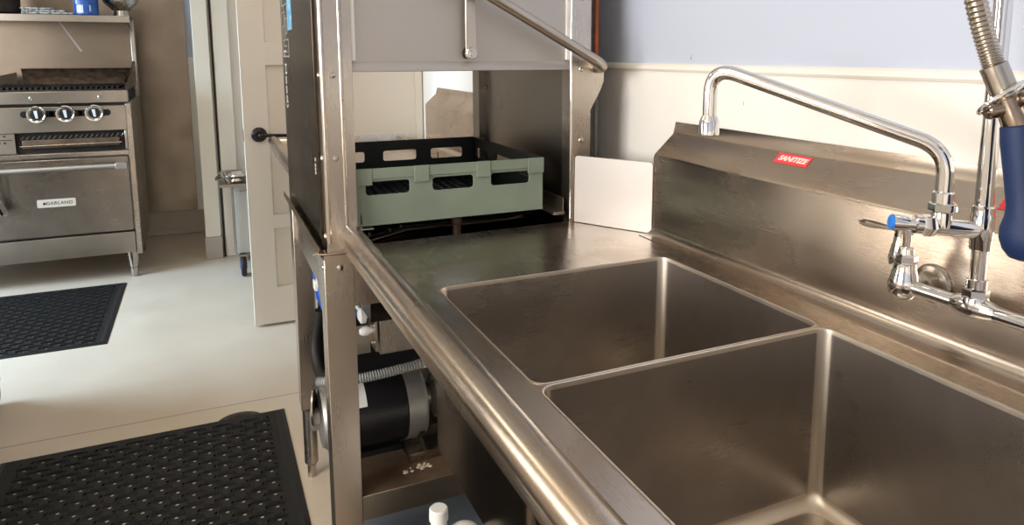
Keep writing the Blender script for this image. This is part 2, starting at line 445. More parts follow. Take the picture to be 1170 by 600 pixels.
# ------------------------------------------------------------------ sink unit
ZD = .92; SY0, SY1 = -.45, 1.632
BX0, BX1 = .378, .892
BF = (.820, 1.262); BN = (.362, .812)      # far and near bowl, along y
sink = thing('sink_unit', 'stainless steel two-compartment sink with rolled front rim and tall backsplash', 'sink', (.65, .6, 0))
top = MB()
top.plate([(.325, SY0), (.968, SY0), (.968, SY1 + .018), (.325, SY1)], [rrect(BX0, BX1, *BF, .022), rrect(BX0, BX1, *BN, .022)], ZD - .002, ZD)
top.sheet([(.325, SY1 - .0, ZD), (.325, SY1 + .004, ZD - .002), (.325, SY1 + .006, ZD - .05)], (.643, .018, 0), .002)
obj('worktop', top, M['steel_y'], sink)
rim = MB()
prof = [(.332, ZD), (.318, ZD + .006), (.3105, ZD + .018)]
cx, cz, rr = .2865, .9455, .0255
for k in range(15):
    a = R(0 + 12 + k * 14.5)
    prof.append((cx + rr * math.cos(a), cz + rr * math.sin(a)))
prof += [(.268, ZD - .008), (.285, ZD - .010)]
rim.sheet([(x, SY0, z) for x, z in prof], (0, 1.640 - SY0, 0), .002)
obj('rolled_rim', rim, M['steel_y'], sink, sharp=50)

def bowl(y0, y1, name):
    zb = .615; r = .022
    def lp(ins, z, rad=None): return [(x, y, z) for x, y in rrect(BX0 + ins, BX1 - ins, y0 + ins, y1 - ins, max(.004, (rad if rad else r)))]
    L = [lp(-.0028, ZD + .0003, r + .003), lp(-.0022, ZD + .0014, r + .002), lp(-.001, ZD + .0016, r), lp(.0006, ZD + .0006, r), lp(.0015, ZD - .006, r), lp(.006, zb + .03, r)]
    for k in range(1, 7):
        a = R(15 * k); L.append(lp(.006 + .026 * (1 - math.cos(a)), zb + .03 - .026 * math.sin(a), r + .010 * math.sin(a) * .6))
    cxm, cym = (BX0 + BX1) / 2, (y0 + y1) / 2
    last = L[-1]
    def toward(t, z): return [(cxm + (p[0] - cxm) * t, cym + (p[1] - cym) * t, z) for p in last]
    L += [toward(.6, zb + .002), toward(.2, zb - .001)]
    b = MB().loops(L, cap1=False)
    ring = [b.bm.verts.new((cxm + .045 * math.cos(0), cym, zb))] if False else None
    L2 = [toward(.2, zb - .001), [(cxm + .044 * math.cos(math.atan2(p[1] - cym, p[0] - cxm)), cym + .044 * math.sin(math.atan2(p[1] - cym, p[0] - cxm)), zb - .003) for p in last]]
    b.loops(L2, cap1=True)
    o = obj(name, b, M['steel_basin'], sink, sharp=40)
    o.data.materials.append(M['steel_seam_glint'])          # polished corner seams; pale tone paints highlights on corners, cove and lip
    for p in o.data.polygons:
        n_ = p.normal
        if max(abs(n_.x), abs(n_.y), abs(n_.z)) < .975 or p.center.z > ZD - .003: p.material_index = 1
    # outer skin of the bowl below the top
    t = .010
    def lo(ins, z): return [(x, y, z) for x, y in rrect(BX0 - t + ins, BX1 + t - ins, y0 - .0025 + ins, y1 + .0025 - ins, .02)]
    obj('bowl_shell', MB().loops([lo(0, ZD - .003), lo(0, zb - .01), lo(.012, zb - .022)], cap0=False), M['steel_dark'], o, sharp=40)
    dr = MB().lathe((cxm, cym, zb - .006), (0, 0, 1), [(0, .04), (.005, .043), (.006, .038), (.002, .03), (.001, .002)], 28)
    obj('drain_fitting', dr, M['chrome'], o)
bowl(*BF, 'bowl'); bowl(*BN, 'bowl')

XB = .983; BE = 1.443
bs = MB()
pf = [(.945, ZD + .0015)]
for k in range(0, 7):
    a = R(15 * k); pf.append((XB - .022 + .022 * math.sin(a), ZD + .0235 - .022 * math.cos(a)))
pf += [(XB, 1.112), (XB + .003, 1.119), (1.038, 1.166), (1.0415, 1.170), (1.0445, 1.195)]
bs.sheet([(x, SY0, z) for x, z in pf], (0, BE - SY0, 0), -.002)
# end cap closing the hollow backsplash
bs.prism([(XB, BE - .002, ZD), (XB, BE - .002, 1.112), (1.038, BE - .002, 1.166), (1.0445, BE - .002, 1.195), (1.047, BE - .002, 1.195), (1.047, BE - .002, ZD)], (0, .002, 0))
obj('backsplash', bs, M['steel_y'], sink, sharp=40)
# bright return plate across the corner between the backsplash and the dishwasher
a = Vector((.866, 1.634)); b = Vector((.979, 1.440)); u = (b - a); Lp = u.length; u.normalize()
pl = []
for p, z in ((0, ZD + .001), (Lp, ZD + .001), (Lp, ZD + .17), (Lp - .002, ZD + .176), (Lp - .008, ZD + .178), (.012, ZD + .178), (.004, ZD + .176), (.001, ZD + .17)):
    q = a + u * p; pl.append((q.x, q.y, z))
gp = obj('splash_guard', MB().prism(pl, (.0026, .0015, 0)), M['steel_hood'], sink, bevel=.0008)
gp['label'] = 'bright upright plate in the far corner'
# tall under-structure: legs with feet
for x, y in ((.345, -.30), (.93, -.30), (.93, 1.40)):
    obj('leg', MB().lathe((x, y, 0), (0, 0, 1), [(0, .018), (.05, .022), (.06, .021), (ZD - .3, .021)]), M['steel_z'], sink)
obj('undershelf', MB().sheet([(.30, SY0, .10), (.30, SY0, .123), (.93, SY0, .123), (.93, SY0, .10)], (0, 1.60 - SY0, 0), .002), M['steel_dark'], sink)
obj('leg', MB().lathe((.345, 1.0, 0), (0, 0, 1), [(0, .018), (.05, .022), (.06, .021), (.59, .021)]), M['steel_z'], sink)
# red stickers on the sloping shoulder
sl = Vector((1.038 - .986, 0, 1.166 - 1.119)).normalized(); nrm = Vector((-sl.z, 0, sl.x))
def shoulder(y, t):           # point on the sloping shoulder, t metres up it
    p = Vector((.986, y, 1.119)) + sl * t + nrm * .0006
    return p
def sticker(yc, text, y1, y0, t0, t1):
    s = MB()
    zig = []
    n = 10
    for k in range(n + 1): zig.append((y1 + (y0 - y1) * k / n, t1))
    m = 7
    for k in range(1, m): zig.append((y0 + (.0022 if k % 2 else 0), t1 + (t0 - t1) * k / m))
    for k in range(n + 1): zig.append((y0 + (y1 - y0) * k / n, t0))
    for k in range(1, m): zig.append((y1 - (.0022 if k % 2 else 0), t0 + (t1 - t0) * k / m))
    s.prism([shoulder(y, t) for y, t in zig], nrm * .0004)
    st = obj('sticker', s, M['red_label'], sink)
    st['label'] = 'red sticker reading %s' % text if text else 'red sticker behind the blue grip'
    if not text: return
    c = shoulder((y0 + y1) / 2, (t0 + t1) / 2) + nrm * .0005
    text_mesh('lettering', text, .0172, c, (0, -1, 0), sl, M['white_print'], st, depth=.0002, shear=.25, bold=.0007)
sticker(0, 'SANITIZE', 1.080, .992, .042, .068)
sticker(0, '', .629, .542, .034, .062)

# ------------------------------------------------------------------ faucet
fx, fz = .925, 1.021
fa = thing('pre_rinse_faucet', 'chrome wall-mounted faucet with swing spout and tall riser over the sink', 'faucet', (fx, .592, 1.021))
mani = MB()
mani.tube([(fx, .690, fz), (fx, .612, fz)], .0105, 20).tube([(fx, .572, fz), (fx, .385, fz)], .0105, 20)
mani.lathe((fx, .622, fz), (0, -1, 0), [(0, .0105), (.006, .013), (.02, .0165), (.04, .0165), (.054, .013), (.06, .0105)], 24)
mani.lathe((fx, .592, fz), (0, 0, 1), [(0, .0165), (.014, .0165), (.017, .015)], 24)
obj('manifold', mani, M['chrome'], fa)
def valve_body(y, nm):
    v = MB()
    v.lathe((fx, y, fz - .022), (0, 0, 1), [(0, .008), (.003, .015), (.010, .0205), (.022, .0225), (.034, .0195), (.048, .0160), (.056, .0155)], 28)
    v.lathe((fx - .004, y, fz), (1, 0, 0), [(0, .012), (.02, .0125), (.045, .012)], 24)
    o = obj(nm, v, M['chrome'], fa)
    obj('bonnet_nut', MB().lathe((fx, y, fz + .034), (0, 0, 1), [(0, .0145), (.002, .0165), (.011, .0165), (.014, .0135)], 6, .3).lathe((fx, y, fz + .048), (0, 0, 1), [(0, .0115), (.008, .0105), (.010, .007)], 20), M['chrome'], o)
    obj('valve_stem', MB().lathe((fx, y, fz + .056), (0, 0, 1), [(0, .006), (.020, .006), (.021, .009), (.028, .009), (.030, .006)], 18), M['chrome'], o)
    return o
vb = valve_body(.700, 'valve_body')
# wall flange with its hex coupling nut
def flange(y):
    o = obj('wall_flange', MB().lathe((XB - .001, y, fz - .004), (-1, 0, 0), [(0, .030), (.003, .030), (.007, .027), (.009, .019)], 32), M['satin'], fa)
    obj('coupling_nut', MB().lathe((XB - .009, y, fz - .004), (-1, 0, 0), [(0, .0175), (.002, .0195), (.018, .0195), (.021, .016)], 6, .2), M['satin'], o)
flange(.694)
# lever of the lower valve: points away over the sink
lv = MB()
d0 = Vector((-.55, .835, 0)).normalized()
p0 = Vector((fx, .700, fz + .084)); sd = (Vector((-d0.y, d0.x, 0)) * .75 + Vector((0, 0, .66))).normalized()
lv.loops([[p0 + d0 * t + sd * w * math.cos(k * math.pi / 5) + Vector((0, 0, h)) + sd.cross(d0) * th * math.sin(k * math.pi / 5) for k in range(10)]
          for t, w, th, h in ((-.010, .006, .004, 0), (0, .0075, .005, 0), (.02, .006, .0035, .000), (.038, .0085, .003, .001), (.052, .0105, .003, .002), (.060, .0095, .0028, .003), (.066, .004, .002, .003))], cap0=True)
obj('lever_handle', lv, M['chrome'], vb)
# riser, tee and add-on body
RY = .592
rs = MB().tube([(fx, RY, fz + .030), (fx, RY, 1.118)], .0100, 20)
rs.tube([(fx, RY, 1.14), (fx, RY, 1.78)], .0112, 20)
obj('riser', rs, M['chrome'], fa)
obj('riser_nut', MB().lathe((fx, RY, fz + .014), (0, 0, 1), [(0, .0145), (.002, .0165), (.012, .0165), (.015, .0135)], 6, .25).lathe((fx, RY, fz + .028), (0, 0, 1), [(0, .0128), (.012, .0128), (.013, .011)], 20), M['chrome'], fa)
dv = Vector((-.88, .475, .085)).normalized()
tc = Vector((fx, RY, 1.128))
tee = MB().lathe((fx, RY, 1.128 - .026), (0, 0, 1), [(0, .0125), (.002, .0135), (.012, .0135), (.014, .0145), (.046, .0145), (.048, .0135), (.058, .0138), (.060, .0125)], 28)
tee.tube([tc, tc + dv * .072], .0118, 22)
tee.lathe(tc + dv * .053 - Vector((0, 0, .0)), (0, 0, 1), [(0, .0130), (.020, .0130), (.024, .012)], 24)
obj('faucet_body', tee, M['chrome'], fa)
hb = MB().lathe(tc + dv * .062, dv, [(0, .0135), (.004, .0150), (.013, .0150), (.017, .0125)], 6, .4)
hb.lathe(tc + dv * .079, dv, [(0, .0125), (.008, .0125), (.010, .009), (.017, .0075), (.018, .0105), (.034, .0115), (.038, .0108)], 26)
hd = obj('upper_valve', hb, M['chrome'], fa)
obj('index_button', MB().lathe(tc + dv * .1165, dv, [(0, .0098), (.002, .0098), (.0032, .008)], 26), M['blue_button'], hd)['label'] = 'blue index button'
# hanging lever of the upper valve
lv = MB()
c0 = tc + dv * .106; sd = Vector((dv.y, -dv.x, 0)) * -1
prof = ((.000, .0075, .006, 0), (-.014, .007, .0045, .001), (-.026, .0075, .003, .003), (-.040, .0095, .0026, .006), (-.050, .0095, .0024, .008), (-.057, .004, .002, .009))
lv.loops([[c0 + Vector((0, 0, t)) + sd * w * math.cos(k * math.pi / 5) + dv * (h + th * math.sin(k * math.pi / 5)) for k in range(10)] for t, w, th, h in prof], cap0=True)
obj('lever_handle', lv, M['chrome'], hd)
# swing spout
sb = tc + dv * .053
obj('spout_nut', MB().lathe(sb + Vector((0, 0, .020)), (0, 0, 1), [(0, .0145), (.002, .0172), (.011, .0172), (.013, .0145)], 6, .1).lathe(sb + Vector((0, 0, .032)), (0, 0, 1), [(0, .0138), (.014, .0134), (.016, .0112)], 22), M['chrome'], fa)
E3 = Vector((.715, .900, 0))
hz = (Vector((E3.x, E3.y, 0)) - Vector((sb.x, sb.y, 0))); hl = hz.length; hz.normalize()
P0 = Vector((sb.x, sb.y, 1.165))
pth = fillet([P0, Vector((sb.x, sb.y, 1.236)), Vector((E3.x, E3.y, 1.342)), Vector((E3.x, E3.y, 1.250))], [.036, .075], 14)
spt = MB().tube(pth, .0108, 22)
so = obj('spout', spt, M['chrome'], fa)
obj('spout_tip', MB().lathe((E3.x, E3.y, 1.2335), (0, 0, 1), [(0, .0135), (.001, .0158), (.021, .0158), (.026, .0135), (.031, .0112)], 26), M['chrome'], so)

# ------------------------------------------------------------------ pre-rinse sprayer
sp = thing('spray_valve', 'hand sprayer with blue grip hanging from a ribbed steel hose', 'sprayer', (.86, .53, 1.2))
hp = []
ctrl = [Vector((.905, .600, 1.80)), Vector((.83, .61, 1.72)), Vector((.815, .597, 1.58)), Vector((.8395, .570, 1.423)), Vector((.8545, .550, 1.343))]
def catmull(P, n):
    out = []
    for i in range(len(P) - 1):
        a, b, c, d = P[max(0, i - 1)], P[i], P[i + 1], P[min(len(P) - 1, i + 2)]
        for k in range(n):
            t = k / n
            out.append(.5 * ((2 * b) + (c - a) * t + (2 * a - 5 * b + 4 * c - d) * t * t + (3 * b - a - 3 * c + d) * t ** 3))
    out.append(P[-1]); return out
hp = catmull(ctrl, 90)
obj('hose', MB().tube(hp, [.0122 + .0008 * math.cos(k * 2 * math.pi / 5) for k in range(len(hp))], 20), M['satin'], sp)
q0 = Vector((.8545, .550, 1.343)); q1 = Vector((.873, .526, 1.273)); q2 = Vector((.881, .505, 1.120))
ax = (q1 - q0).normalized()
obj('collar', MB().lathe(q0 + ax * -.004, ax, [(0, .0135), (.001, .0155), (.034, .0155), (.037, .0125), (.042, .0125)], 28), M['satin'], sp)
vb2 = MB().lathe(q0 + ax * .036, ax, [(0, .0125), (.003, .0150), (.018, .0155), (.026, .0165), (.038, .0165), (.050, .0155)], 28)
# inlet boss pointing to the left and lower block
view_r = Vector((.908, -.418, 0))
vb2.lathe(q0 + ax * .050 - view_r * .002, -view_r + Vector((0, 0, -.20)), [(0, .0100), (.025, .0100), (.027, .0085)], 22)
vo = obj('valve_body', vb2, M['brass_nickel'], sp)
g_ax = (q2 - q1).normalized()
obj('grip', MB().lathe(q1 - g_ax * .004, g_ax, [(0, .0165), (.002, .0195), (.02, .0205), (.06, .0195), (.095, .0190), (.108, .0215), (.122, .0275), (.134, .0290), (.148, .0265), (.158, .0205), (.162, .012)], 32), M['blue_grip'], sp)['label'] = 'blue rubber grip'
# hanging ring: a flat loop around the valve
rg = MB(); rc = q0 + ax * .036; e1 = (view_r * .84 + Vector((0, 0, .52))).normalized(); e2 = Vector((.80, .55, -.30)).normalized()
ringp = [rc + e1 * .036 * math.cos(k * 2 * math.pi / 40) + e2 * .024 * math.sin(k * 2 * math.pi / 40) for k in range(41)]
rg.tube(ringp, .0030, 10)
obj('hanging_ring', rg, M['chrome'], sp)
# squeeze lever bracket on the right
tv = Vector((-.418, -.908, 0))
lb = q0 + ax * .036 + view_r * .013 + tv * .019
br = MB().lathe(lb - tv * .006, tv, [(0, .0085), (.012, .0085), (.014, .006)], 20)
br.prism([lb + view_r * -.004 + Vector((0, 0, .006)), lb + view_r * .006 + Vector((0, 0, .004)), lb + view_r * .026 + Vector((0, 0, -.022)), lb + view_r * .020 + Vector((0, 0, -.034)), lb + view_r * .006 + Vector((0, 0, -.026)), lb + view_r * .001 + Vector((0, 0, -.012))], tv * .009)
br.tube([lb + view_r * .02 + Vector((0, 0, -.02)), lb + view_r * .034 + Vector((0, 0, -.06)), lb + view_r * .036 + Vector((0, 0, -.13))], .0055, 12)
lo_ = obj('squeeze_lever', br, M['satin'], sp)
obj('pivot_screw', MB().lathe(lb + tv * .008, tv, [(0, .0045), (.002, .0045), (.003, .003)], 16), M['bolt'], lo_)

# ------------------------------------------------------------------ dishwasher
YF, YK = 1.64, 2.35
WX0, WX1 = .226, .911
dw = thing('dishwasher', 'tall stainless hood dishwasher standing between sink and wall with open wash chamber', 'dishwasher', (.57, 2.0, 0))
def screw(p, ax, parent, r=.008):
    o = obj('screw', MB().lathe(p, ax, [(0, r), (.002, r), (.0045, r * .75), (.0055, r * .3)], 18).box(p[0] - .0006, p[0] + .0006, p[1] - .0062, p[1] - .005, p[2] - r * .5, p[2] + r * .5) if abs(ax[1]) > .5 else
            MB().lathe(p, ax, [(0, r), (.002, r), (.0045, r * .75), (.0055, r * .3)], 18), M['bolt'], parent)
    return o
# front posts: folded channels with two rounded edges
def post(x0, x1, z0, z1, y, d, nm, mat_=None):
    s = MB()
    s.sheet([(x0, y + d, z0), (x0, y, z0), (x1, y, z0), (x1, y + d, z0)], (0, 0, z1 - z0), .003)
    return obj(nm, s, mat_ or M['steel_z'], dw, bevel=.002)
pL = post(.236, .301, .90, 1.95, YF, .045, 'post')
e = MB()
for xx in (.2395, .2790):
    e.tube([(xx, YF - .001, .93), (xx, YF - .001, 1.95)], .0048, 14)
e.box(.283, .3005, YF - .0025, YF, .93, 1.95)
obj('edge_beading', e, M['satin'], pL)
for z in (1.313, 1.126): screw((.260, YF, z), (0, -1, 0), pL)
for z in (1.313, 1.126, .945): screw((.234, YF + .014, z), (-1, 0, 0), pL, .007)
pR = post(.857, .911, .90, 1.95, YF, .045, 'post')
obj('edge_beading', MB().tube([(.8575, YF - .001, .93), (.8575, YF - .001, 1.95)], .0035, 12), M['chrome'], pR)
for z in (1.321, 1.136, 1.50): screw((.887, YF, z), (0, -1, 0), pR)
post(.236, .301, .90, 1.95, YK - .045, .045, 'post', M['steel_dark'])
pB = post(.842, .911, .90, 1.95, 2.275, .06, 'post', M['steel_chamber'])
# dark left side panel with its printed wiring chart
side = MB().box(.2255, .2355, YF + .040, YK - .002, .905, 1.95)
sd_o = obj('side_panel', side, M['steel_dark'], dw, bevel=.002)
sd_o['label'] = 'dark side panel with printed wiring chart'
xs = .2253
ch = MB()                                   # wiring chart: thin printed lines
def ln(y0, z0, y1, z1, w=.0022):
    if abs(y0 - y1) < 1e-6: ch.box(xs - .0003, xs + .0004, y0 - w * 2, y0 + w * 2, min(z0, z1), max(z0, z1))
    else: ch.box(xs - .0003, xs + .0004, min(y0, y1), max(y0, y1), z0 - w, z0 + w)
ln(2.32, 1.352, 2.16, 1.352); ln(2.32, 1.352, 2.32, 1.62); ln(2.16, 1.352, 2.16, 1.40); ln(2.20, 1.40, 2.16, 1.40)
for k, (ya, yb, z) in enumerate(((2.30, 2.20, 1.366), (2.27, 2.20, 1.382), (2.30, 2.23, 1.40), (2.24, 2.18, 1.418), (2.30, 2.25, 1.44), (2.25, 2.19, 1.46), (2.30, 2.22, 1.48), (2.30, 2.18, 1.50), (2.28, 2.20, 1.52), (2.31, 2.17, 1.54), (2.31, 2.19, 1.56), (2.30, 2.17, 1.58), (2.31, 2.18, 1.60), (2.30, 2.2, 1.62))):
    ln(ya, z, yb, z, .0018)
for y_, za, zb in ((2.27, 1.382, 1.44), (2.22, 1.40, 1.47), (2.25, 1.44, 1.50), (2.18, 1.418, 1.46), (2.29, 1.50, 1.56)):
    ln(y_, za, y_, zb)
obj('wiring_chart', ch, M['grey_print'], sd_o)
obj('blue_label', MB().box(xs - .0003, xs + .0004, 2.06, 2.165, 1.425, 1.66), M['blue_label'], sd_o)
text_mesh('handwriting', 'L Hood)', .052, (xs - .0001, 2.265, 1.285), (0, 0, -1), (0, -1, 0), M['white_print'], sd_o, depth=.0003)
text_mesh('small_marking', 'E 202', .018, (xs - .0001, 1.715, 1.10), (0, 0, -1), (0, -1, 0), M['white_print'], sd_o, depth=.0003)
# right chamber wall
cw = MB().box(.862, .872, YF + .043, 2.285, .93, 1.95)
obj('chamber_wall', cw, M['steel_chamber'], dw, bevel=.001)
for z in (1.25, 1.10): screw((.855, 2.24 if z > 1.2 else 2.30, z), (-1, 0, 0), pB, .006)
# hood / raised front door
hd = MB().box(.300, .856, YF + .012, YF + .024, 1.322, 1.93)
hd.prism([(.300, YF + .004, 1.319), (.300, YF + .030, 1.319), (.300, YF + .030, 1.335), (.300, YF + .012, 1.342), (.300, YF + .004, 1.328)], (.556, 0, 0))
dr_ = obj('hood_door', hd, M['steel_hood'], dw, bevel=.0015)
obj('guide_strip', MB().box(.302, .313, YF + .003, YF + .012, 1.345, 1.93), M['white_plastic'], dr_)
obj('guide_strip', MB().box(.847, .858, YF + .003, YF + .012, 1.345, 1.93), M['white_plastic'], dr_)
lk = obj('link_bar', MB().box(.569, .597, YF - .014, YF - .008, 1.352, 1.90), M['steel_z'], dr_, bevel=.003)
obj('bolt', MB().lathe((.583, YF + .010, 1.361), (0, -1, 0), [(0, .016), (.003, .016), (.003, .008), (.018, .008), (.018, .0145), (.027, .0145), (.029, .012)], 24).lathe((.583, YF - .019, 1.361), (0, -1, 0), [(0, .008), (.003, .007)], 6), M['bolt'], lk)
# back door, roof and back of the machine
obj('hood_roof', MB().box(.226, .911, YF, YK, 1.93, 1.96), M['steel_hood'], dw)
obj('rear_door', MB().box(.300, .856, YK - .022, YK - .010, 1.33, 1.93), M['steel_hood'], dw)
obj('ceiling_plate', MB().box(.300, .856, YF + .03, YK - .03, 1.60, 1.61), M['steel_chamber'], dw)
# lift handle: inclined bar turning in to a pivot beside the right post
hp_ = fillet([(.40, YF - .065, 1.605), (.915, YF - .065, 1.332), (.947, YF + .00, 1.322), (.945, YF + .05, 1.322)], [.05, .03], 10)
hn = obj('lift_handle', MB().tube(hp_, .0135, 20), M['steel_x'], dw)
obj('pivot_boss', MB().lathe((.912, YF + .03, 1.318), (1, 0, 0), [(0, .016), (.012, .016), (.014, .013), (.03, .013)], 22), M['bolt'], hn)
obj('pivot_boss', MB().tube(fillet([(.40, YF - .065, 1.605), (.385, YF - .065, 1.613), (.385, YF + .012, 1.613)], .02), .0135, 18), M['steel_x'], hn)
gs = MB().prism([(.912, YF + .012, 1.195), (.912, YF + .012, 1.336), (.962, YF + .012, 1.336), (.962, YF + .012, 1.290), (.952, YF + .012, 1.265)], (0, .004, 0))
obj('gusset', gs, M['steel_z'], dw, bevel=.0008)
# chamber floor: rack rails, sump, wash arm
rl = MB()
rl.sheet([(.838, YF + .006, .985), (.838, YF + .006, .948), (.806, YF + .006, .948)], (0, .66, 0), .003)
ra = obj('rack_rail', rl, M['steel_x'], dw)
rl = MB(); rl.sheet([(.315, YF + .022, .985), (.315, YF + .022, .948), (.345, YF + .022, .948)], (0, .64, 0), .003)
obj('rack_rail', rl, M['steel_x'], dw)
obj('rail_clip', MB().box(.804, .838, YF - .006, YF + .006, .944, .952), M['satin'], ra)
tk = MB()
tk.sheet([(.302, YF + .02, .93), (.33, YF + .02, .90), (.33, YF + .02, .72), (.83, YF + .02, .72), (.83, YF + .02, .90), (.86, YF + .02, .93)], (0, .68, 0), .003)
tk.box(.33, .83, YF + .018, YF + .022, .72, .905).box(.33, .83, YK - .03, YK - .026, .72, .92)
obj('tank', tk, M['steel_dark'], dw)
wa = MB().tube([(.36, 1.83, .912), (.58, 1.95, .925), (.80, 2.07, .912)], [.012, .016, .012], 14)
wa.tube([(.42, 2.12, .905), (.58, 1.95, .915), (.72, 1.80, .905)], [.011, .014, .011], 14)
wa.lathe((.58, 1.95, .86), (0, 0, 1), [(0, .02), (.06, .022), (.075, .03), (.085, .02)], 20)
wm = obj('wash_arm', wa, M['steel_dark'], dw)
obj('arm_cap', MB().lathe((.575, 1.735, .895), (0, 0, 1), [(0, .011), (.028, .011), (.031, .0145), (.043, .0145)], 18), M['rust_shelf'], wm)
for k, (x, y) in enumerate(((.40, 1.74), (.435, 1.765), (.345, 1.72))):
    obj('nozzle', MB().lathe((x, y, .918), (0, 0, 1), [(0, .006), (.006, .006), (.009, .003)], 12), M['bolt'], wm)
obj('wash_arm', MB().tube([(.31, 1.70, .905), (.45, 1.775, .91), (.62, 1.79, .905), (.80, 1.80, .905)], .011, 12), M['steel_dark'], dw)
# side gutter (folded tray lip along the left)
gt = MB()
gt.sheet([(.2125, YF - .012, .926), (.2095, YF - .012, .912), (.2245, YF - .012, .893), (.2245, YF - .012, .860)], (0, .75, 0), .002)
gt.prism([(.208, YF - .012, .912), (.214, YF - .0165, .9105), (.224, YF - .018, .909), (.272, YF - .018, .909), (.280, YF - .012, .909), (.280, YF + .0, .906), (.2, YF, .906)], (0, 0, .003))
obj('side_gutter', gt, M['steel_y'], dw)
# frame: legs
def leg(x0, x1, y, d, z0, nm='leg', inner=1):
    s = MB()
    s.sheet([(x0, y + d, z0), (x0, y, z0), (x1, y, z0), (x1, y + d * .35, z0)], (0, 0, .905 - z0), .003)
    lg = obj(nm, s, M['steel_z'], dw, bevel=.002)
    cx_, cy_ = (x0 + x1) / 2, y + .028
    obj('foot', MB().lathe((cx_, cy_, 0), (0, 0, 1), [(0, .014), (.042, .014), (.045, .017), (.05, .0215), (.06, .0215), (z0 + .05, .0215)], 24), M['steel_z'], lg)
    return lg
lF = leg(.226, .287, YF - .006, .06, .10)
screw((.259, YF - .006, .873), (0, -1, 0), lF, .0085); screw((.226, YF + .012, .873), (-1, 0, 0), lF, .008)
lB = leg(.222, .266, 2.235, .07, .245)
obj('collar', MB().lathe((.244, 2.263, .232), (0, 0, 1), [(0, .024), (.035, .024)], 20), M['rust'], lB)
leg(.850, .911, YF - .006, .06, .10)
leg(.850, .911, 2.28, .07, .10)
fr = MB()
fr.sheet([(.227, YF + .02, .905), (.227, YF + .02, .80), (.2275, YF + .02, .80)], (0, .69, 0), .002)
fr.prism([(.2275, YF + .05, .80), (.2275, YF + .05, .71), (.2275, YF + .16, .80)], (.002, 0, 0))
obj('side_rail', fr, M['steel_z'], dw)
obj('front_apron', MB().box(.287, .85, YF - .004, YF - .001, .775, .905), M['steel_z'], dw, bevel=.0008)
# shelf under the machine with its front lip
sh = MB().sheet([(.287, YF + .0, .226), (.287, YF + .0, .288), (.287, YF + .055, .290), (.287, 2.28, .290)], (.57, 0, 0), .003)
shelf = obj('undershelf', sh, M['rust_shelf'], dw)
obj('shelf_lip', MB().box(.285, .86, YF - .004, YF - .001, .224, .289), M['steel_x'], shelf, bevel=.001)
obj('low_sheet', MB().sheet([(.290, YF + .012, .06), (.290, YF + .012, .100), (.290, 2.28, .100)], (.555, 0, 0), .002), mat('blue grey sheet', (128, 136, 144), .35, .3, rgb2=(112, 120, 128), scale=8), dw)  # thin blue grey sheet low under the machine
obj('drip_tray', MB().sheet([(.432, YF + .085, .318), (.432, YF + .092, .294), (.432, YF + .20, .294), (.432, YF + .215, .315)], (.27, 0, 0), .0015), M['steel_z'], shelf)
cr = MB()
for k in range(26):
    x = .405 + random.random() * .075; y = YF + .045 + (x - .405) * .10 + random.random() * .022
    if .437 < x < .447: continue
    r = .0025 + random.random() * .004
    cr.lathe((x, y, .2905), (0, 0, 1), [(0, r), (.0012, r * .8), (.002, r * .3)], 7)
cr_o = obj('residue', cr, M['crumb'], shelf); cr_o['kind'] = 'stuff'
# pump motor
my, mz = 1.865, .397
mo = obj('pump_motor', MB().lathe((.258, my, mz), (1, 0, 0), [(0, .088), (.004, .098), (.185, .098), (.188, .094)], 40).box(.29, .43, my - .06, my + .06, .291, .305), M['black'], dw)
obj('motor_endcap', MB().lathe((.446, my, mz), (1, 0, 0), [(0, .1005), (.046, .1005), (.054, .094), (.058, .06)], 40), M['silver_paint'], mo)
vs = MB()
for k in range(3):
    a = R(-128 - k * 9)
    vs.prism([(.474, my + .1012 * math.cos(a + d_), mz + .1012 * math.sin(a + d_)) for d_ in (-.05, .05)] + [(.490, my + .1012 * math.cos(a + d_), mz + .1012 * math.sin(a + d_)) for d_ in (.05, -.05)], (0, -.0006, -.0006))
obj('motor_vent', vs, M['black'], mo)
obj('end_bell', MB().lathe((.258, my, mz), (-1, 0, 0), [(0, .086), (.018, .086), (.022, .080), (.030, .076), (.034, .04)], 36).lathe((.226, my + .0, mz + .0), (-1, 0, 0), [(0, .03), (.02, .028), (.024, .014)], 24), M['silver_paint'], mo)
obj('rating_plate', MB().loops([[(x, my + .0985 * math.cos(R(a)), mz + .0985 * math.sin(R(a))) for a in range(150, 109, -5)] + [(x, my + .0992 * math.cos(R(a)), mz + .0992 * math.sin(R(a))) for a in range(110, 151, 5)] for x in (.292, .338)], cap0=True), M['white_plastic'], mo)
pu = MB().lathe((.504, my, mz + .005), (1, 0, 0), [(0, .032), (.02, .034), (.022, .045), (.03, .062), (.072, .066), (.08, .05), (.12, .04)], 30)
pu.tube([(.55, my, mz + .02), (.55, my - .02, mz + .14), (.55, my, .72)], .024, 16)
obj('pump_housing', pu, M['silver_paint'], mo)
# grey ribbed drain conduit above the motor
cp = catmull([Vector((.215, 1.80, .530)), Vector((.30, 1.765, .535)), Vector((.40, 1.76, .540)), Vector((.52, 1.78, .545)), Vector((.70, 1.85, .56))], 60)
obj('ribbed_conduit', MB().tube(cp, [.0118 + .0012 * math.cos(k * 2 * math.pi / 4) for k in range(len(cp))], 14), M['grey_hose'], dw)
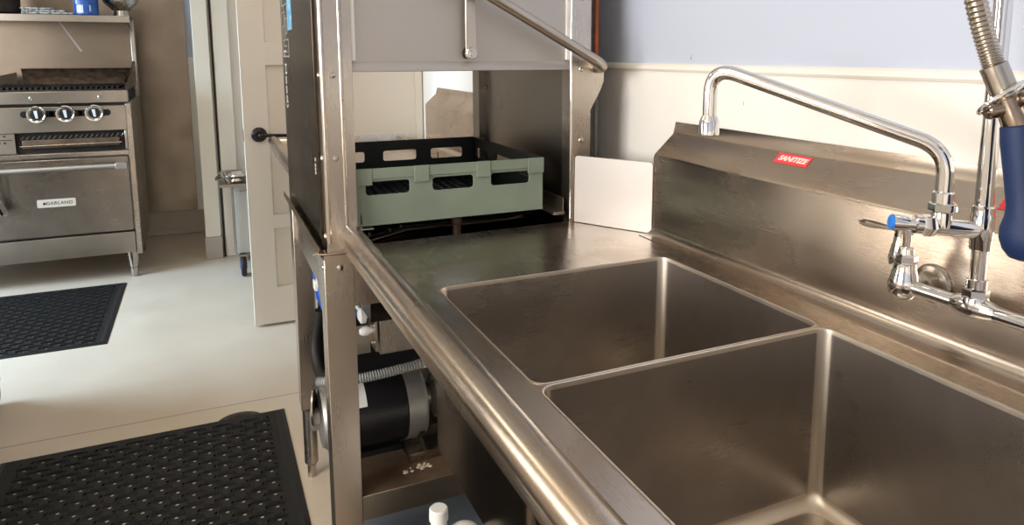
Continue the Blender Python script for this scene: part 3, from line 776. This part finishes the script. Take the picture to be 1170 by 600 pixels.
# control bracket, valve and steel box below the worktop
cb = MB().box(.360, .366, 1.76, 1.86, .60, .79).box(.300, .366, 1.855, 1.860, .56, .64)
bro = obj('control_bracket', cb, M['steel_z'], dw, bevel=.001)
for z in (.775, .66, .615): screw((.360, 1.79, z), (-1, 0, 0), bro, .006)
vv = MB().lathe((.325, 1.80, .69), (1, 0, 0), [(0, .010), (.006, .022), (.018, .022), (.022, .010), (.034, .010)], 20).lathe((.328, 1.80, .645), (1, 0, 0), [(0, .007), (.008, .012), (.02, .012), (.034, .006)], 18)
obj('inlet_valve', vv, M['white_plastic'], dw)
obj('valve_tubing', MB().tube(fillet([(.345, 1.80, .69), (.318, 1.80, .72), (.36, 1.83, .775), (.36, 1.9, .80)], .02), .006, 10), M['white_plastic'], dw)
obj('solenoid_coil', MB().box(.316, .352, 1.83, 1.87, .675, .735), M['wiring_blue'], dw, bevel=.004)
obj('junction_box', MB().box(.379, .52, 1.80, 1.94, .572, .76), M['steel_z'], dw, bevel=.003)
obj('heater_box', MB().box(.30, .80, 1.93, 2.22, .55, .70), M['black'], dw, bevel=.003)
obj('rear_skirt', MB().box(.29, .85, 2.30, 2.304, .30, .72), M['black'], dw)
# strap, black hose and bundle of wires by the rear leg
wr = MB()
for k in range(7):
    y = 1.80 + k * .028; zt = .86 - .005 * k
    wr.tube(catmull([Vector((.243 + .004 * (k % 3), y, zt)), Vector((.240 + .006 * ((k + 1) % 3), y + .010, zt - .06)), Vector((.246, y - .006, zt - .11)), Vector((.250, y + .006, .69))], 8), .0042, 8)
obj('wire_bundle', wr, M['wiring_blue'], dw)
for cy_, cz_ in ((1.86, .76), (1.92, .73), (1.84, .81)): obj('wire_connector', MB().box(.236, .252, cy_, cy_ + .035, cz_, cz_ + .026), M['white_plastic'], dw, bevel=.002)
obj('strap', MB().prism([(.240, 1.80, .672), (.240, 1.83, .675), (.250, 1.85, .50), (.250, 1.82, .495)], (.03, 0, 0)), M['steel_dark'], dw)
obj('black_hose', MB().tube(catmull([Vector((.262, 2.02, .64)), Vector((.245, 2.03, .54)), Vector((.246, 1.99, .485)), Vector((.258, 1.93, .475)), Vector((.30, 1.90, .50))], 14), .017, 14), M['black_rubber'], dw)
obj('white_cap', MB().lathe((.262, 1.80, .475), (0, 0, 1), [(0, .016), (.016, .019), (.030, .017), (.034, .010)], 18), M['white_plastic'], dw)
obj('disc_guard', MB().lathe((.214, my - .01, .44), (-1, .25, 0), [(0, .052), (.004, .052)], 28), M['satin'], dw)

# ------------------------------------------------------------------ green dish crate in the machine
CX0, CX1, CY0, CY1, CZ0, CZ1 = .300, .788, 1.662, 2.195, .957, 1.093
crate = thing('dish_crate', 'green plastic dish crate with slotted sides inside the dishwasher opening', 'crate', (.545, 1.93, CZ0))
def slot(c, w, z0, z1): return [(p[0], p[1]) for p in rrect(c - w / 2, c + w / 2, z0, z1, .008, 4)]
W = CX1 - CX0
cs = [CX0 + W * f for f in (.168, .50, .812)]
fp = MB().plate([(CX0, CZ0), (CX1, CZ0), (CX1, CZ1), (CX0, CZ1)], [slot(c, .105, 1.030, 1.062) for c in cs], CY0, CY0 + .004, 'y')
fo = obj('front_panel', fp, M['green'], crate, bevel=.001)
lip = MB().box(CX0 - .002, CX1 + .002, CY0 - .004, CY0, 1.069, CZ1 + .001)
for f in (.335, .66): lip.box(CX0 + W * f - .018, CX0 + W * f + .018, CY0 - .0065, CY0, 1.055, CZ1 + .0015)
for f in (.045, .955): lip.box(CX0 + W * f - .022, CX0 + W * f + .022, CY0 - .0065, CY0, 1.055, CZ1 + .0015)
lip.box(CX0, CX1, CY0 - .002, CY0, CZ0, CZ0 + .006)
obj('rim_band', lip, M['green'], fo, bevel=.0012)
bp_ = MB().plate([(CX0, CZ0), (CX1, CZ0), (CX1, CZ1), (CX0, CZ1)], [slot(c, .105, 1.030, 1.062) for c in cs], CY1 - .004, CY1, 'y')
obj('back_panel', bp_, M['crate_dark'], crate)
ds = [CY0 + (CY1 - CY0) * f for f in (.18, .5, .82)]
for x in (CX0, CX1 - .004):
    sp_ = MB().plate([(CY0 + .0045, CZ0), (CY1 - .0045, CZ0), (CY1 - .0045, CZ1), (CY0 + .0045, CZ1)], [slot(c, .105, 1.030, 1.062) for c in ds], x, x + .004, 'x')
    sp_.box(x - .0015, x + .0055, CY0 + .0045, CY1 - .0045, CZ1 - .012, CZ1 + .0008)
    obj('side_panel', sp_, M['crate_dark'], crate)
bt = MB()
for k in range(19):
    x = CX0 + .006 + k * (W - .012) / 18
    bt.box(x - .0025, x + .0025, CY0 + .005, CY1 - .005, CZ0, CZ0 + .008)
for k in range(19):
    y = CY0 + .008 + k * (CY1 - CY0 - .016) / 18
    bt.box(CX0 + .005, CX1 - .005, y - .0025, y + .0025, CZ0, CZ0 + .007)
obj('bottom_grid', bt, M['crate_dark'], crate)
for sx in (CX0, CX1): pass

# ------------------------------------------------------------------ clean-side table beyond the machine
ct = thing('dish_table', 'stainless dish table beyond the dishwasher with rolled rim beside the open door', 'table', (.6, 3.0, 0))
CE = 3.60
t = MB().box(.31, .985, YK + .03, CE, ZD - .002, ZD)
t.prism([(.31, CE - .016, ZD), (.31, CE - .004, ZD + .03), (.31, CE, ZD + .034), (.31, CE + .006, ZD + .03), (.31, CE + .006, ZD - .04), (.31, CE, ZD - .04)], (.675, 0, 0))
t.box(.88, .886, 2.9, CE - .01, ZD, ZD + .028).box(.60, .985, CE - .16, CE - .154, ZD, ZD + .020)
obj('table_top', t, M['steel_y'], ct)
rm = MB().sheet([(x, YK + .035, z) for x, z in prof[:1]] if False else [(x, YK + .035, z) for x, z in ([(.332, ZD), (.318, ZD + .006), (.3105, ZD + .018)] + [(.2865 + .0255 * math.cos(R(12 + k * 14.5)), .9455 + .0255 * math.sin(R(12 + k * 14.5))) for k in range(15)] + [(.268, ZD - .008), (.285, ZD - .010)])], (0, CE - YK - .03, 0), .002)
rm.lathe((.2865, CE + .004, .9455), (0, 1, 0), [(0, .0255), (.012, .022), (.02, .012), (.022, .002)], 24)
obj('rolled_rim', rm, M['steel_y'], ct, sharp=50)
tb = MB().sheet([(x, YK + .03, z) for x, z in pf], (0, 3.42 - YK - .03, 0), -.002)
tb.prism([(XB, 3.418, ZD), (XB, 3.418, 1.112), (1.038, 3.418, 1.166), (1.0445, 3.418, 1.195), (1.047, 3.418, 1.195), (1.047, 3.418, ZD)], (0, .002, 0))
obj('backsplash', tb, M['steel_y'], ct, sharp=40)
for x, y in ((.312, 2.70), (.47, 3.50), (.95, 2.75), (.95, 3.50)):
    obj('leg', MB().lathe((x, y, 0), (0, 0, 1), [(0, .017), (.05, .021), (.06, .0205), (ZD - .003, .0205)]), M['grey_hose'], ct)

# ------------------------------------------------------------------ pipes behind the machine
o = obj('copper_pipe', MB().tube([(.995, 1.755, ZC - .01), (.995, 1.755, 1.345)], .0085, 16), M['copper'], loc=(.995, 1.755, 1.345))
tag(o, 'orange copper pipe running up the wall behind the dishwasher post', 'pipe')
o = obj('grey_conduit', MB().tube([(1.02, 1.795, 1.30), (1.018, 1.795, .0)], .006, 12).box(1.008, 1.048, 1.775, 1.815, 1.02, 1.06), M['grey_hose'], loc=(1.02, 1.795, 0))
tag(o, 'thin grey conduit running down the wall between dishwasher and return plate', 'pipe')
o = obj('drain_pipe', MB().tube([(.995, 1.755, 1.344), (.992, 1.76, 1.25), (.985, 1.80, 1.20), (.985, 1.81, .0)], .0105, 14), M['rust'], loc=(.985, 1.8, 0))
tag(o, 'brown stained pipe beside the thin grey conduit behind the dishwasher', 'pipe')

# ------------------------------------------------------------------ jug and hose under the sink
jx, jy = .421, 1.33
jug = thing('chemical_jug', 'white plastic jug with cap and loop handle under the sink', 'jug', (jx, jy, .125))
jr = [(0, .06), (.005, .07), (.02, .074), (.16, .074), (.19, .068), (.22, .045), (.235, .024), (.258, .017), (.272, .017)]
obj('jug_body', MB().lathe((jx - .03, jy, .1255), (0, 0, 1), jr, 32), M['white_plastic'], jug)
obj('jug_cap', MB().lathe((jx - .03, jy, .3955), (0, 0, 1), [(0, .0185), (.001, .0200), (.024, .0195), (.027, .017)], 28), M['white_plastic'], jug)
obj('jug_handle', MB().tube(catmull([Vector((jx - .012, jy, .357)), Vector((jx + .02, jy, .367)), Vector((jx + .048, jy, .350)), Vector((jx + .056, jy, .305)), Vector((jx + .036, jy, .245))], 8), [.010] * 33, 14), M['white_plastic'], jug)

# black hose beside the jug; the machine's grey sheet lies low beyond it
hz_ = MB().tube(catmull([Vector((.50, 1.50, .60)), Vector((.53, 1.47, .45)), Vector((.54, 1.44, .33)), Vector((.53, 1.42, .20)), Vector((.54, 1.38, .138)), Vector((.56, 1.2, .136))], 12), .0075, 12)
o = obj('supply_hose', hz_, M['black_rubber'], loc=(.5, 1.4, 0))
tag(o, 'thin black hose hanging behind the white jug under the sink', 'hose')

# ------------------------------------------------------------------ the range
YS = 4.87
SX0, SX1 = -1.62, -.405
st = thing('range_oven', 'stainless commercial range with oven door, three black knobs and a high shelf', 'oven', (-1.0, 5.25, 0))
bd = MB().box(SX0, SX1, YS + .03, 5.62, .165, 1.075)
obj('body', bd, M['steel_x'], st, bevel=.003)
obj('corner_post', MB().box(-.433, -.403, YS + .002, YS + .05, .150, 1.07), M['steel_z'], st, bevel=.003)
obj('kick_panel', MB().box(SX0, -.436, YS - .002, YS + .03, .163, .292), M['steel_x'], st, bevel=.003)
obj('gap_shadow_strip', MB().box(SX0, -.436, YS + .02, YS + .032, .292, .305), M['black'], st)
od = obj('oven_door', MB().box(SX0, -.438, YS - .012, YS + .028, .305, .757), M['steel_oven'], st, bevel=.006)
oh = MB().tube([(-1.35, YS - .062, .706), (-.497, YS - .062, .708)], .0165, 20)
oh.box(-.502, -.440, YS - .084, YS - .012, .690, .726)
obj('door_handle', oh, M['steel_hood'], od, bevel=.004)
npl = obj('nameplate', MB().prism([(x, YS - .0125, z) for x, z in rrect(-.912, -.722, .480, .527, .008, 3)], (0, -.004, 0)), mat('cream nameplate', (226, 212, 196), .35), od, bevel=.0008)
tri = [[(-.078, -.010), (-.078, .010), (-.060, 0)], ]
text_mesh('lettering', 'GARLAND', .026, (-.803, YS - .0168, .5035), (1, 0, 0), (0, 0, 1), M['bronze'], npl, depth=.0006, extra_pts=[[(-.079, -.009), (-.079, .009), (-.061, 0)]], spacing=1.12)
obj('broiler_ledge', MB().box(SX0, -.43, YS - .01, YS + .02, .765, .792), M['steel_z'], st, bevel=.003)
# open broiler
br = MB()
br.box(-.996, -.43, YS + .022, YS + .028, .792, .796)
br = MB().box(-.996, -.43, YS + .0, YS + .029, .900, .920)
obj('side_plate', MB().box(SX0, -.986, YS - .004, YS + .0175, .797, .914), M['steel_x'], st, bevel=.002)
obj('side_plate', MB().box(-.446, -.433, YS - .004, YS + .0175, .797, .914), M['steel_x'], st, bevel=.002)
for px_, pz_ in ((-1.035, .90), (-1.035, .862), (-1.06, .862)): obj('screw', MB().lathe((px_, YS - .004, pz_), (0, -1, 0), [(0, .006), (.002, .005), (.003, .002)], 12), M['black_plastic'], st)
obj('plate_seam', MB().box(SX0, -1.0, YS - .0055, YS - .004, .876, .880), M['black'], st)
obj('broiler_cavity', MB().box(-.985, -.445, YS + .018, YS + .029, .794, .915), M['castiron'], st)
rk = MB().box(-.955, -.475, YS - .008, YS + .016, .825, .872)
rko = obj('broiler_rack', rk, M['rust_shelf'], st, bevel=.003)
gr = MB().tube([(-.965, YS - .014, .838), (-.462, YS - .014, .842)], .0045, 10)
for k in range(20): gr.tube([(-.96 + k * .026, YS - .004, .876), (-.948 + k * .026, YS + .012, .893)], .0028, 8)
obj('rack_bars', gr, M['satin'], rko)
obj('control_panel', MB().box(SX0, -.43, YS - .012, YS + .029, .915, 1.060), M['steel_x'], st, bevel=.003)
for kx in (-.868, -.729, -.587):
    k0 = obj('knob_bezel', MB().prism([(kx + (.062 if a < 2 or a > 5 else -.062) + .020 * math.cos(a * math.pi / 4 + math.pi / 8), YS - .0122, 1.020 + .020 * math.sin(a * math.pi / 4 + math.pi / 8)) for a in (0, 1, 2, 3, 4, 5, 6, 7)], (0, -.002, 0)), M['black'], st)
    kb = MB().lathe((kx, YS - .013, 1.020), (0, -1, 0), [(0, .030), (.012, .032), (.022, .032), (.030, .028)], 30)
    ko = obj('knob', kb, M['black_plastic'], st)
    obj('knob_ring', MB().lathe((kx, YS - .030, 1.020), (0, -1, 0), [(0, .034), (.002, .0475), (.009, .0475), (.011, .041), (.008, .036), (.006, .035)], 36), M['chrome'], ko)
    obj('pointer', MB().prism([(kx - .004, YS - .0432, 1.0), (kx + .008, YS - .0432, .998), (kx + .005, YS - .0432, 1.043), (kx - .012, YS - .0432, 1.041)], (0, -.002, 0)), M['white_plastic'], ko)
obj('gap_strip', MB().box(SX0, -.425, YS + .006, YS + .03, 1.058, 1.078), M['black'], st)
lg_ = obj('drip_ledge', MB().box(SX0, -.412, YS - .022, YS + .03, 1.078, 1.148), M['steel_x'], st, bevel=.004)
for kx in (-.888, -.555): obj('bolt', MB().lathe((kx, YS - .022, 1.112), (0, -1, 0), [(0, .011), (.004, .010), (.008, .005)], 16), M['bolt'], lg_)
tp = MB().box(SX0, -.43, YS + .03, 5.60, 1.075, 1.155)
for k in range(26): tp.box(-1.15 + k * .027, -1.138 + k * .027, YS + .05, 5.42, 1.155, 1.170)
obj('char_grill', tp, M['castiron'], st)
obj('grill_side', MB().prism([(-.428, YS + .03, 1.148), (-.428, 5.56, 1.148), (-.428, 5.56, 1.31), (-.428, 5.46, 1.275), (-.428, YS + .10, 1.215), (-.428, YS + .03, 1.19)], (.014, 0, 0)), M['steel_dark'], st)
obj('grill_splash', MB().sheet([(-1.05, 5.56, 1.15), (-1.05, 5.56, 1.205), (-1.05, 5.53, 1.262), (-1.05, 5.515, 1.265)], (.63, 0, 0), .003), M['rust'], st)
obj('grill_wedge', MB().prism([(-1.56, 5.45, 1.155), (-1.06, 5.45, 1.155), (-1.06, 5.45, 1.245), (-1.25, 5.45, 1.20), (-1.56, 5.45, 1.17)], (0, .004, 0)), M['steel_dark'], st)
rs_ = obj('back_riser', MB().box(SX0, -.422, 5.60, 5.625, 1.0, 1.60), M['steel_wall'], st, bevel=.002)
obj('riser_side', MB().box(-.430, -.405, 5.57, 5.66, 1.0, 1.585), M['steel_z'], st, bevel=.003)
obj('streak', MB().prism([(-.84, 5.5990, 1.575), (-.832, 5.5990, 1.575), (-.715, 5.5990, 1.375), (-.728, 5.5990, 1.375)], (0, .0006, 0)), M['steel_hood'], st)
shf = obj('high_shelf', MB().sheet([(SX0, 5.30, 1.556), (SX0, 5.30, 1.598), (SX0, 5.66, 1.598)], (1.215, 0, 0), .003), M['steel_x'], st, bevel=.001)
obj('shelf_bracket', MB().prism([(-.425, 5.32, 1.566), (-.425, 5.60, 1.566), (-.425, 5.60, 1.50), (-.425, 5.40, 1.545)], (.010, 0, 0)), M['steel_z'], shf)
for x in (-.458, -1.55):
    for y in (YS + .05, 5.55):
        obj('leg', MB().lathe((x, y, 0), (0, 0, 1), [(0, .019), (.006, .022), (.055, .023), (.057, .020), (.064, .020), (.066, .026), (.165, .038)], 24), M['satin'], st)

# things on the high shelf and the handle
ZT = 1.6015
o = obj('cooking_pot', MB().lathe((-1.12, 5.45, ZT), (0, 0, 1), [(0, .10), (.01, .115), (.20, .12), (.205, .125), (.21, .118)], 32), M['pot'], loc=(-1.12, 5.45, ZT))
tag(o, 'blackened pot at the far left of the high oven shelf', 'pot')
c0 = MB()
for k, (dx, h) in enumerate(((0, .012), (.004, .012), (-.006, .010))):
    z = ZT + .001 + k * .014
    c0.loops([[(x, y, zz) for x, y in rrect(-.985 + dx + i_, -.71 + dx - i_ - (.05 * k), 5.34 + i_, 5.55 - i_, .012)] for zz, i_ in ((z, .004), (z + .004, 0), (z + h - .003, 0), (z + h, .004))], cap0=True)
o = obj('folded_cloth', c0, M['cloth'], loc=(-.85, 5.45, ZT))
tag(o, 'stack of grey checked cloths between the pot and blue can', 'cloth')
cx_, cy_ = -.645, 5.38
can = thing('blue_can', 'blue canister with white label panel on the high oven shelf', 'can', (cx_, cy_, ZT))
obj('can_body', MB().lathe((cx_, cy_, ZT), (0, 0, 1), [(0, .066), (.003, .068), (.16, .068), (.163, .064)], 32), M['can_blue'], can)
def canlab(a0, a1, z0, z1):
    return [[(cx_ + r_ * math.cos(R(a)), cy_ + r_ * math.sin(R(a)), z) for a in ([a0 + (a1 - a0) * k / 6 for k in range(7)])] for r_, z in ((.0686, z0), (.0686, z1))]
def lab(a0, a1, z0, z1, nm, m_):
    s = MB()
    n = 8
    A = [a0 + (a1 - a0) * k / n for k in range(n + 1)]
    ring = lambda z: [(cx_ + .0684 * math.cos(R(a)), cy_ + .0684 * math.sin(R(a)), z) for a in A] + [(cx_ + .0692 * math.cos(R(a)), cy_ + .0692 * math.sin(R(a)), z) for a in A[::-1]]
    s.loops([ring(z0), ring(z1)], cap0=True)
    obj(nm, s, m_, can)
lab(228, 262, ZT + .012, ZT + .06, 'can_label', M['white_plastic']); lab(222, 236, ZT + .065, ZT + .155, 'can_stripe', M['can_white']); lab(290, 297, ZT + .02, ZT + .06, 'can_stripe', M['can_white'])
o = obj('steel_funnel', MB().lathe((-.462, 5.46, ZT), (0, 0, 1), [(0, .052), (.034, .046), (.040, .052), (.085, .098), (.120, .108), (.16, .112)], 32), M['satin'], loc=(-.462, 5.46, ZT))
tag(o, 'steel funnel bowl standing at the right end of the high oven shelf', 'bowl')
tg = thing('tongs', 'metal tongs hanging over the oven door handle', 'tongs', (-1.10, YS - .085, .46))
for sgn in (-1, 1):
    x = -1.105 + sgn * .012
    obj('tong_arm', MB().loops([[(x - w + lean, YS - .092, z), (x + w + lean, YS - .092, z), (x + w + lean, YS - .086, z), (x - w + lean, YS - .086, z)] for z, w, lean in ((.735, .007, 0), (.65, .008, .004 * sgn + .010), (.56, .009, .020), (.50, .018, .034), (.475, .020, .040), (.46, .010, .042))], cap0=True), M['satin'], tg, bevel=.0015)
obj('tong_hinge', MB().tube([(-1.12, YS - .089, .736), (-1.105, YS - .089, .746), (-1.09, YS - .089, .736)], .006, 12), M['satin'], tg)

# ------------------------------------------------------------------ cart behind the door with a pan on it
ca = thing('utility_cart', 'grey cart with steel top tray parked behind the white door', 'cart', (.33, 4.85, 0))
tr = MB().sheet([(.045, 4.57, .59), (.045, 4.57, .575), (.045, 5.08, .575), (.045, 5.08, .59)], (.55, 0, 0), .003)
obj('top_tray', tr, M['steel_x'], ca)
obj('cart_body', MB().box(.125, .58, 4.66, 5.06, .14, .574), M['cart_grey'], ca, bevel=.004)
obj('side_rail', MB().tube([(.118, 4.64, .14), (.118, 4.64, .56)], .008, 12), M['satin'], ca)
obj('wire_handle', MB().tube(fillet([(.16, 4.62, .54), (.16, 4.585, .54), (.30, 4.585, .545), (.30, 4.62, .545)], .01), .004, 10).tube([(.22, 4.632, .40), (.30, 4.632, .415)], .005, 8), M['satin'], ca)
for x, y in ((.156, 4.64), (.166, 5.03), (.53, 4.66), (.53, 5.03)):
    cw_ = obj('caster_wheel', MB().lathe((x - .016, y, .066), (1, 0, 0), [(0, .05), (.003, .063), (.008, .066), (.024, .066), (.029, .063), (.032, .05)], 32), M['black_rubber'], ca)
    obj('wheel_hub', MB().lathe((x - .018, y, .066), (1, 0, 0), [(0, .02), (.002, .046), (.034, .046), (.036, .02)], 26), M['wiring_blue'], cw_)
    obj('caster_fork', MB().box(x - .022, x - .018, y - .014, y + .014, .05, .135).box(x + .018, x + .022, y - .014, y + .014, .05, .135).box(x - .024, x + .024, y - .022, y + .022, .128, .135), M['satin'], cw_)
pn = MB().loops([[(x, y, z) for x, y in rrect(.07 + i, .36 - i, 4.63 + i, 4.90 - i, .03)] for z, i in ((.622, -.012), (.626, -.012), (.625, .0), (.600, .006), (.581, .018))], cap1=True)
pa = thing('steel_pan', 'shallow steel pan with crumpled foil on the cart behind the door', 'pan', (.2, 4.76, .579))
obj('pan_body', pn, M['satin'], pa, solid=.002)
fl = MB()
for k in range(7):
    x = .10 + random.random() * .2; y = 4.67 + random.random() * .18
    fl.lathe((x, y, .585), (random.random() - .5, random.random() - .5, 1), [(0, .03), (.02, .045 + .01 * random.random()), (.05, .03), (.06, .006)], 9)
obj('foil', fl, M['chrome'], pa)
obj('pan_handle', MB().tube(fillet([(.058, 4.70, .620), (.03, 4.70, .60), (.03, 4.78, .60), (.058, 4.78, .620)], .012), .004, 10), M['bronze'], pa)

# ------------------------------------------------------------------ refrigerator just outside the left edge (only a caster shows)
rf = thing('refrigerator', 'steel refrigerator at the left edge, only its black caster showing beside the floor seam', 'refrigerator', (-1.3, 2.75, 0))
obj('fridge_body', MB().box(-1.75, -.86, 2.15, 3.29, .13, 1.95), M['steel_z'], rf, bevel=.008)
obj('fridge_door', MB().box(-.859, -.825, 2.17, 3.27, .22, 1.93), M['steel_z'], rf, bevel=.008)
obj('door_handle', MB().tube(fillet([(-.825, 2.28, .9), (-.795, 2.28, .9), (-.795, 2.28, 1.35), (-.825, 2.28, 1.35)], .02), .012, 12), M['black_plastic'], rf)
for x, y in ((-.815, 3.235), (-.94, 2.25), (-1.68, 3.2), (-1.68, 2.25)):
    obj('caster', MB().lathe((x - .018, y, .055), (1, 0, 0), [(0, .04), (.004, .053), (.032, .053), (.036, .04)], 24).box(x - .024, x + .024, y - .03, y + .03, .10, .132), M['black_rubber'], rf)

# ------------------------------------------------------------------ ceiling lamps and an added fill panel
def lamp(x, y, label, wx=.30, wy=1.2):
    l = thing('ceiling_light', label, 'ceiling light', (x, y, ZC))
    f = MB().plate([(x - wx, y - wy / 2 - .0), (x + wx, y - wy / 2), (x + wx, y + wy / 2), (x - wx, y + wy / 2)], [[(x - wx + .03, y - wy / 2 + .03), (x + wx - .03, y - wy / 2 + .03), (x + wx - .03, y + wy / 2 - .03), (x - wx + .03, y + wy / 2 - .03)]], ZC - .03, ZC - .002)
    obj('frame', f, M['white_plastic'], l)
    m = bpy.data.materials.get('lamp diffuser')
    if not m:
        m = bpy.data.materials.new('lamp diffuser'); m.use_nodes = True; b = m.node_tree.nodes['Principled BSDF']
        b.inputs['Emission Color'].default_value = (1.0, .86, .66, 1); b.inputs['Emission Strength'].default_value = LAMP
    obj('diffuser', MB().box(x - wx + .03, x + wx - .03, y - wy / 2 + .03, y + wy / 2 - .03, ZC - .012, ZC - .006), m, l)
LAMP = 4.6
lamp(.45, 2.95, 'fill light panel added above the dish table', .3, .6)  # added fill, no known lamp here; brightens door and far wall
lamp(-.6, .9, 'ceiling light panel above the sink aisle')
lamp(-1.2, 3.4, 'ceiling light panel above the oven aisle')

# ------------------------------------------------------------------ daylight
def area(name, loc, rot, sx, sy, power, col, spread=180):
    l = bpy.data.lights.new(name, 'AREA'); l.shape = 'RECTANGLE'; l.size = sx; l.size_y = sy; l.energy = power; l.color = col; l.spread = R(spread)
    o = bpy.data.objects.new(name, l); COL.objects.link(o); o.location = loc; o.rotation_euler = rot
    return o
area('daylight_oven_window', (XL + .03, 3.85, 1.65), (0, R(-58), 0), 1.3, 1.6, 72, (.55, .78, 1.0), 110)
area('daylight_sink_window', (XL - .02, .1, 1.65), (0, R(-90), 0), 1.3, 1.9, 114, (1.0, .975, .95))
w = bpy.data.worlds.new('world'); bpy.context.scene.world = w; w.use_nodes = True
w.node_tree.nodes['Background'].inputs[0].default_value = (.8, .88, 1, 1); w.node_tree.nodes['Background'].inputs[1].default_value = .6

sc = bpy.context.scene
sc.view_settings.view_transform = 'Standard'; sc.view_settings.look = 'None'; sc.view_settings.gamma = 1; sc.view_settings.use_curve_mapping = False
sc.view_settings.exposure = 0.40
sc.cycles.use_denoising = True
sc.cycles.max_bounces = 8; sc.cycles.diffuse_bounces = 4; sc.cycles.glossy_bounces = 6
sc.cycles.sample_clamp_indirect = 8
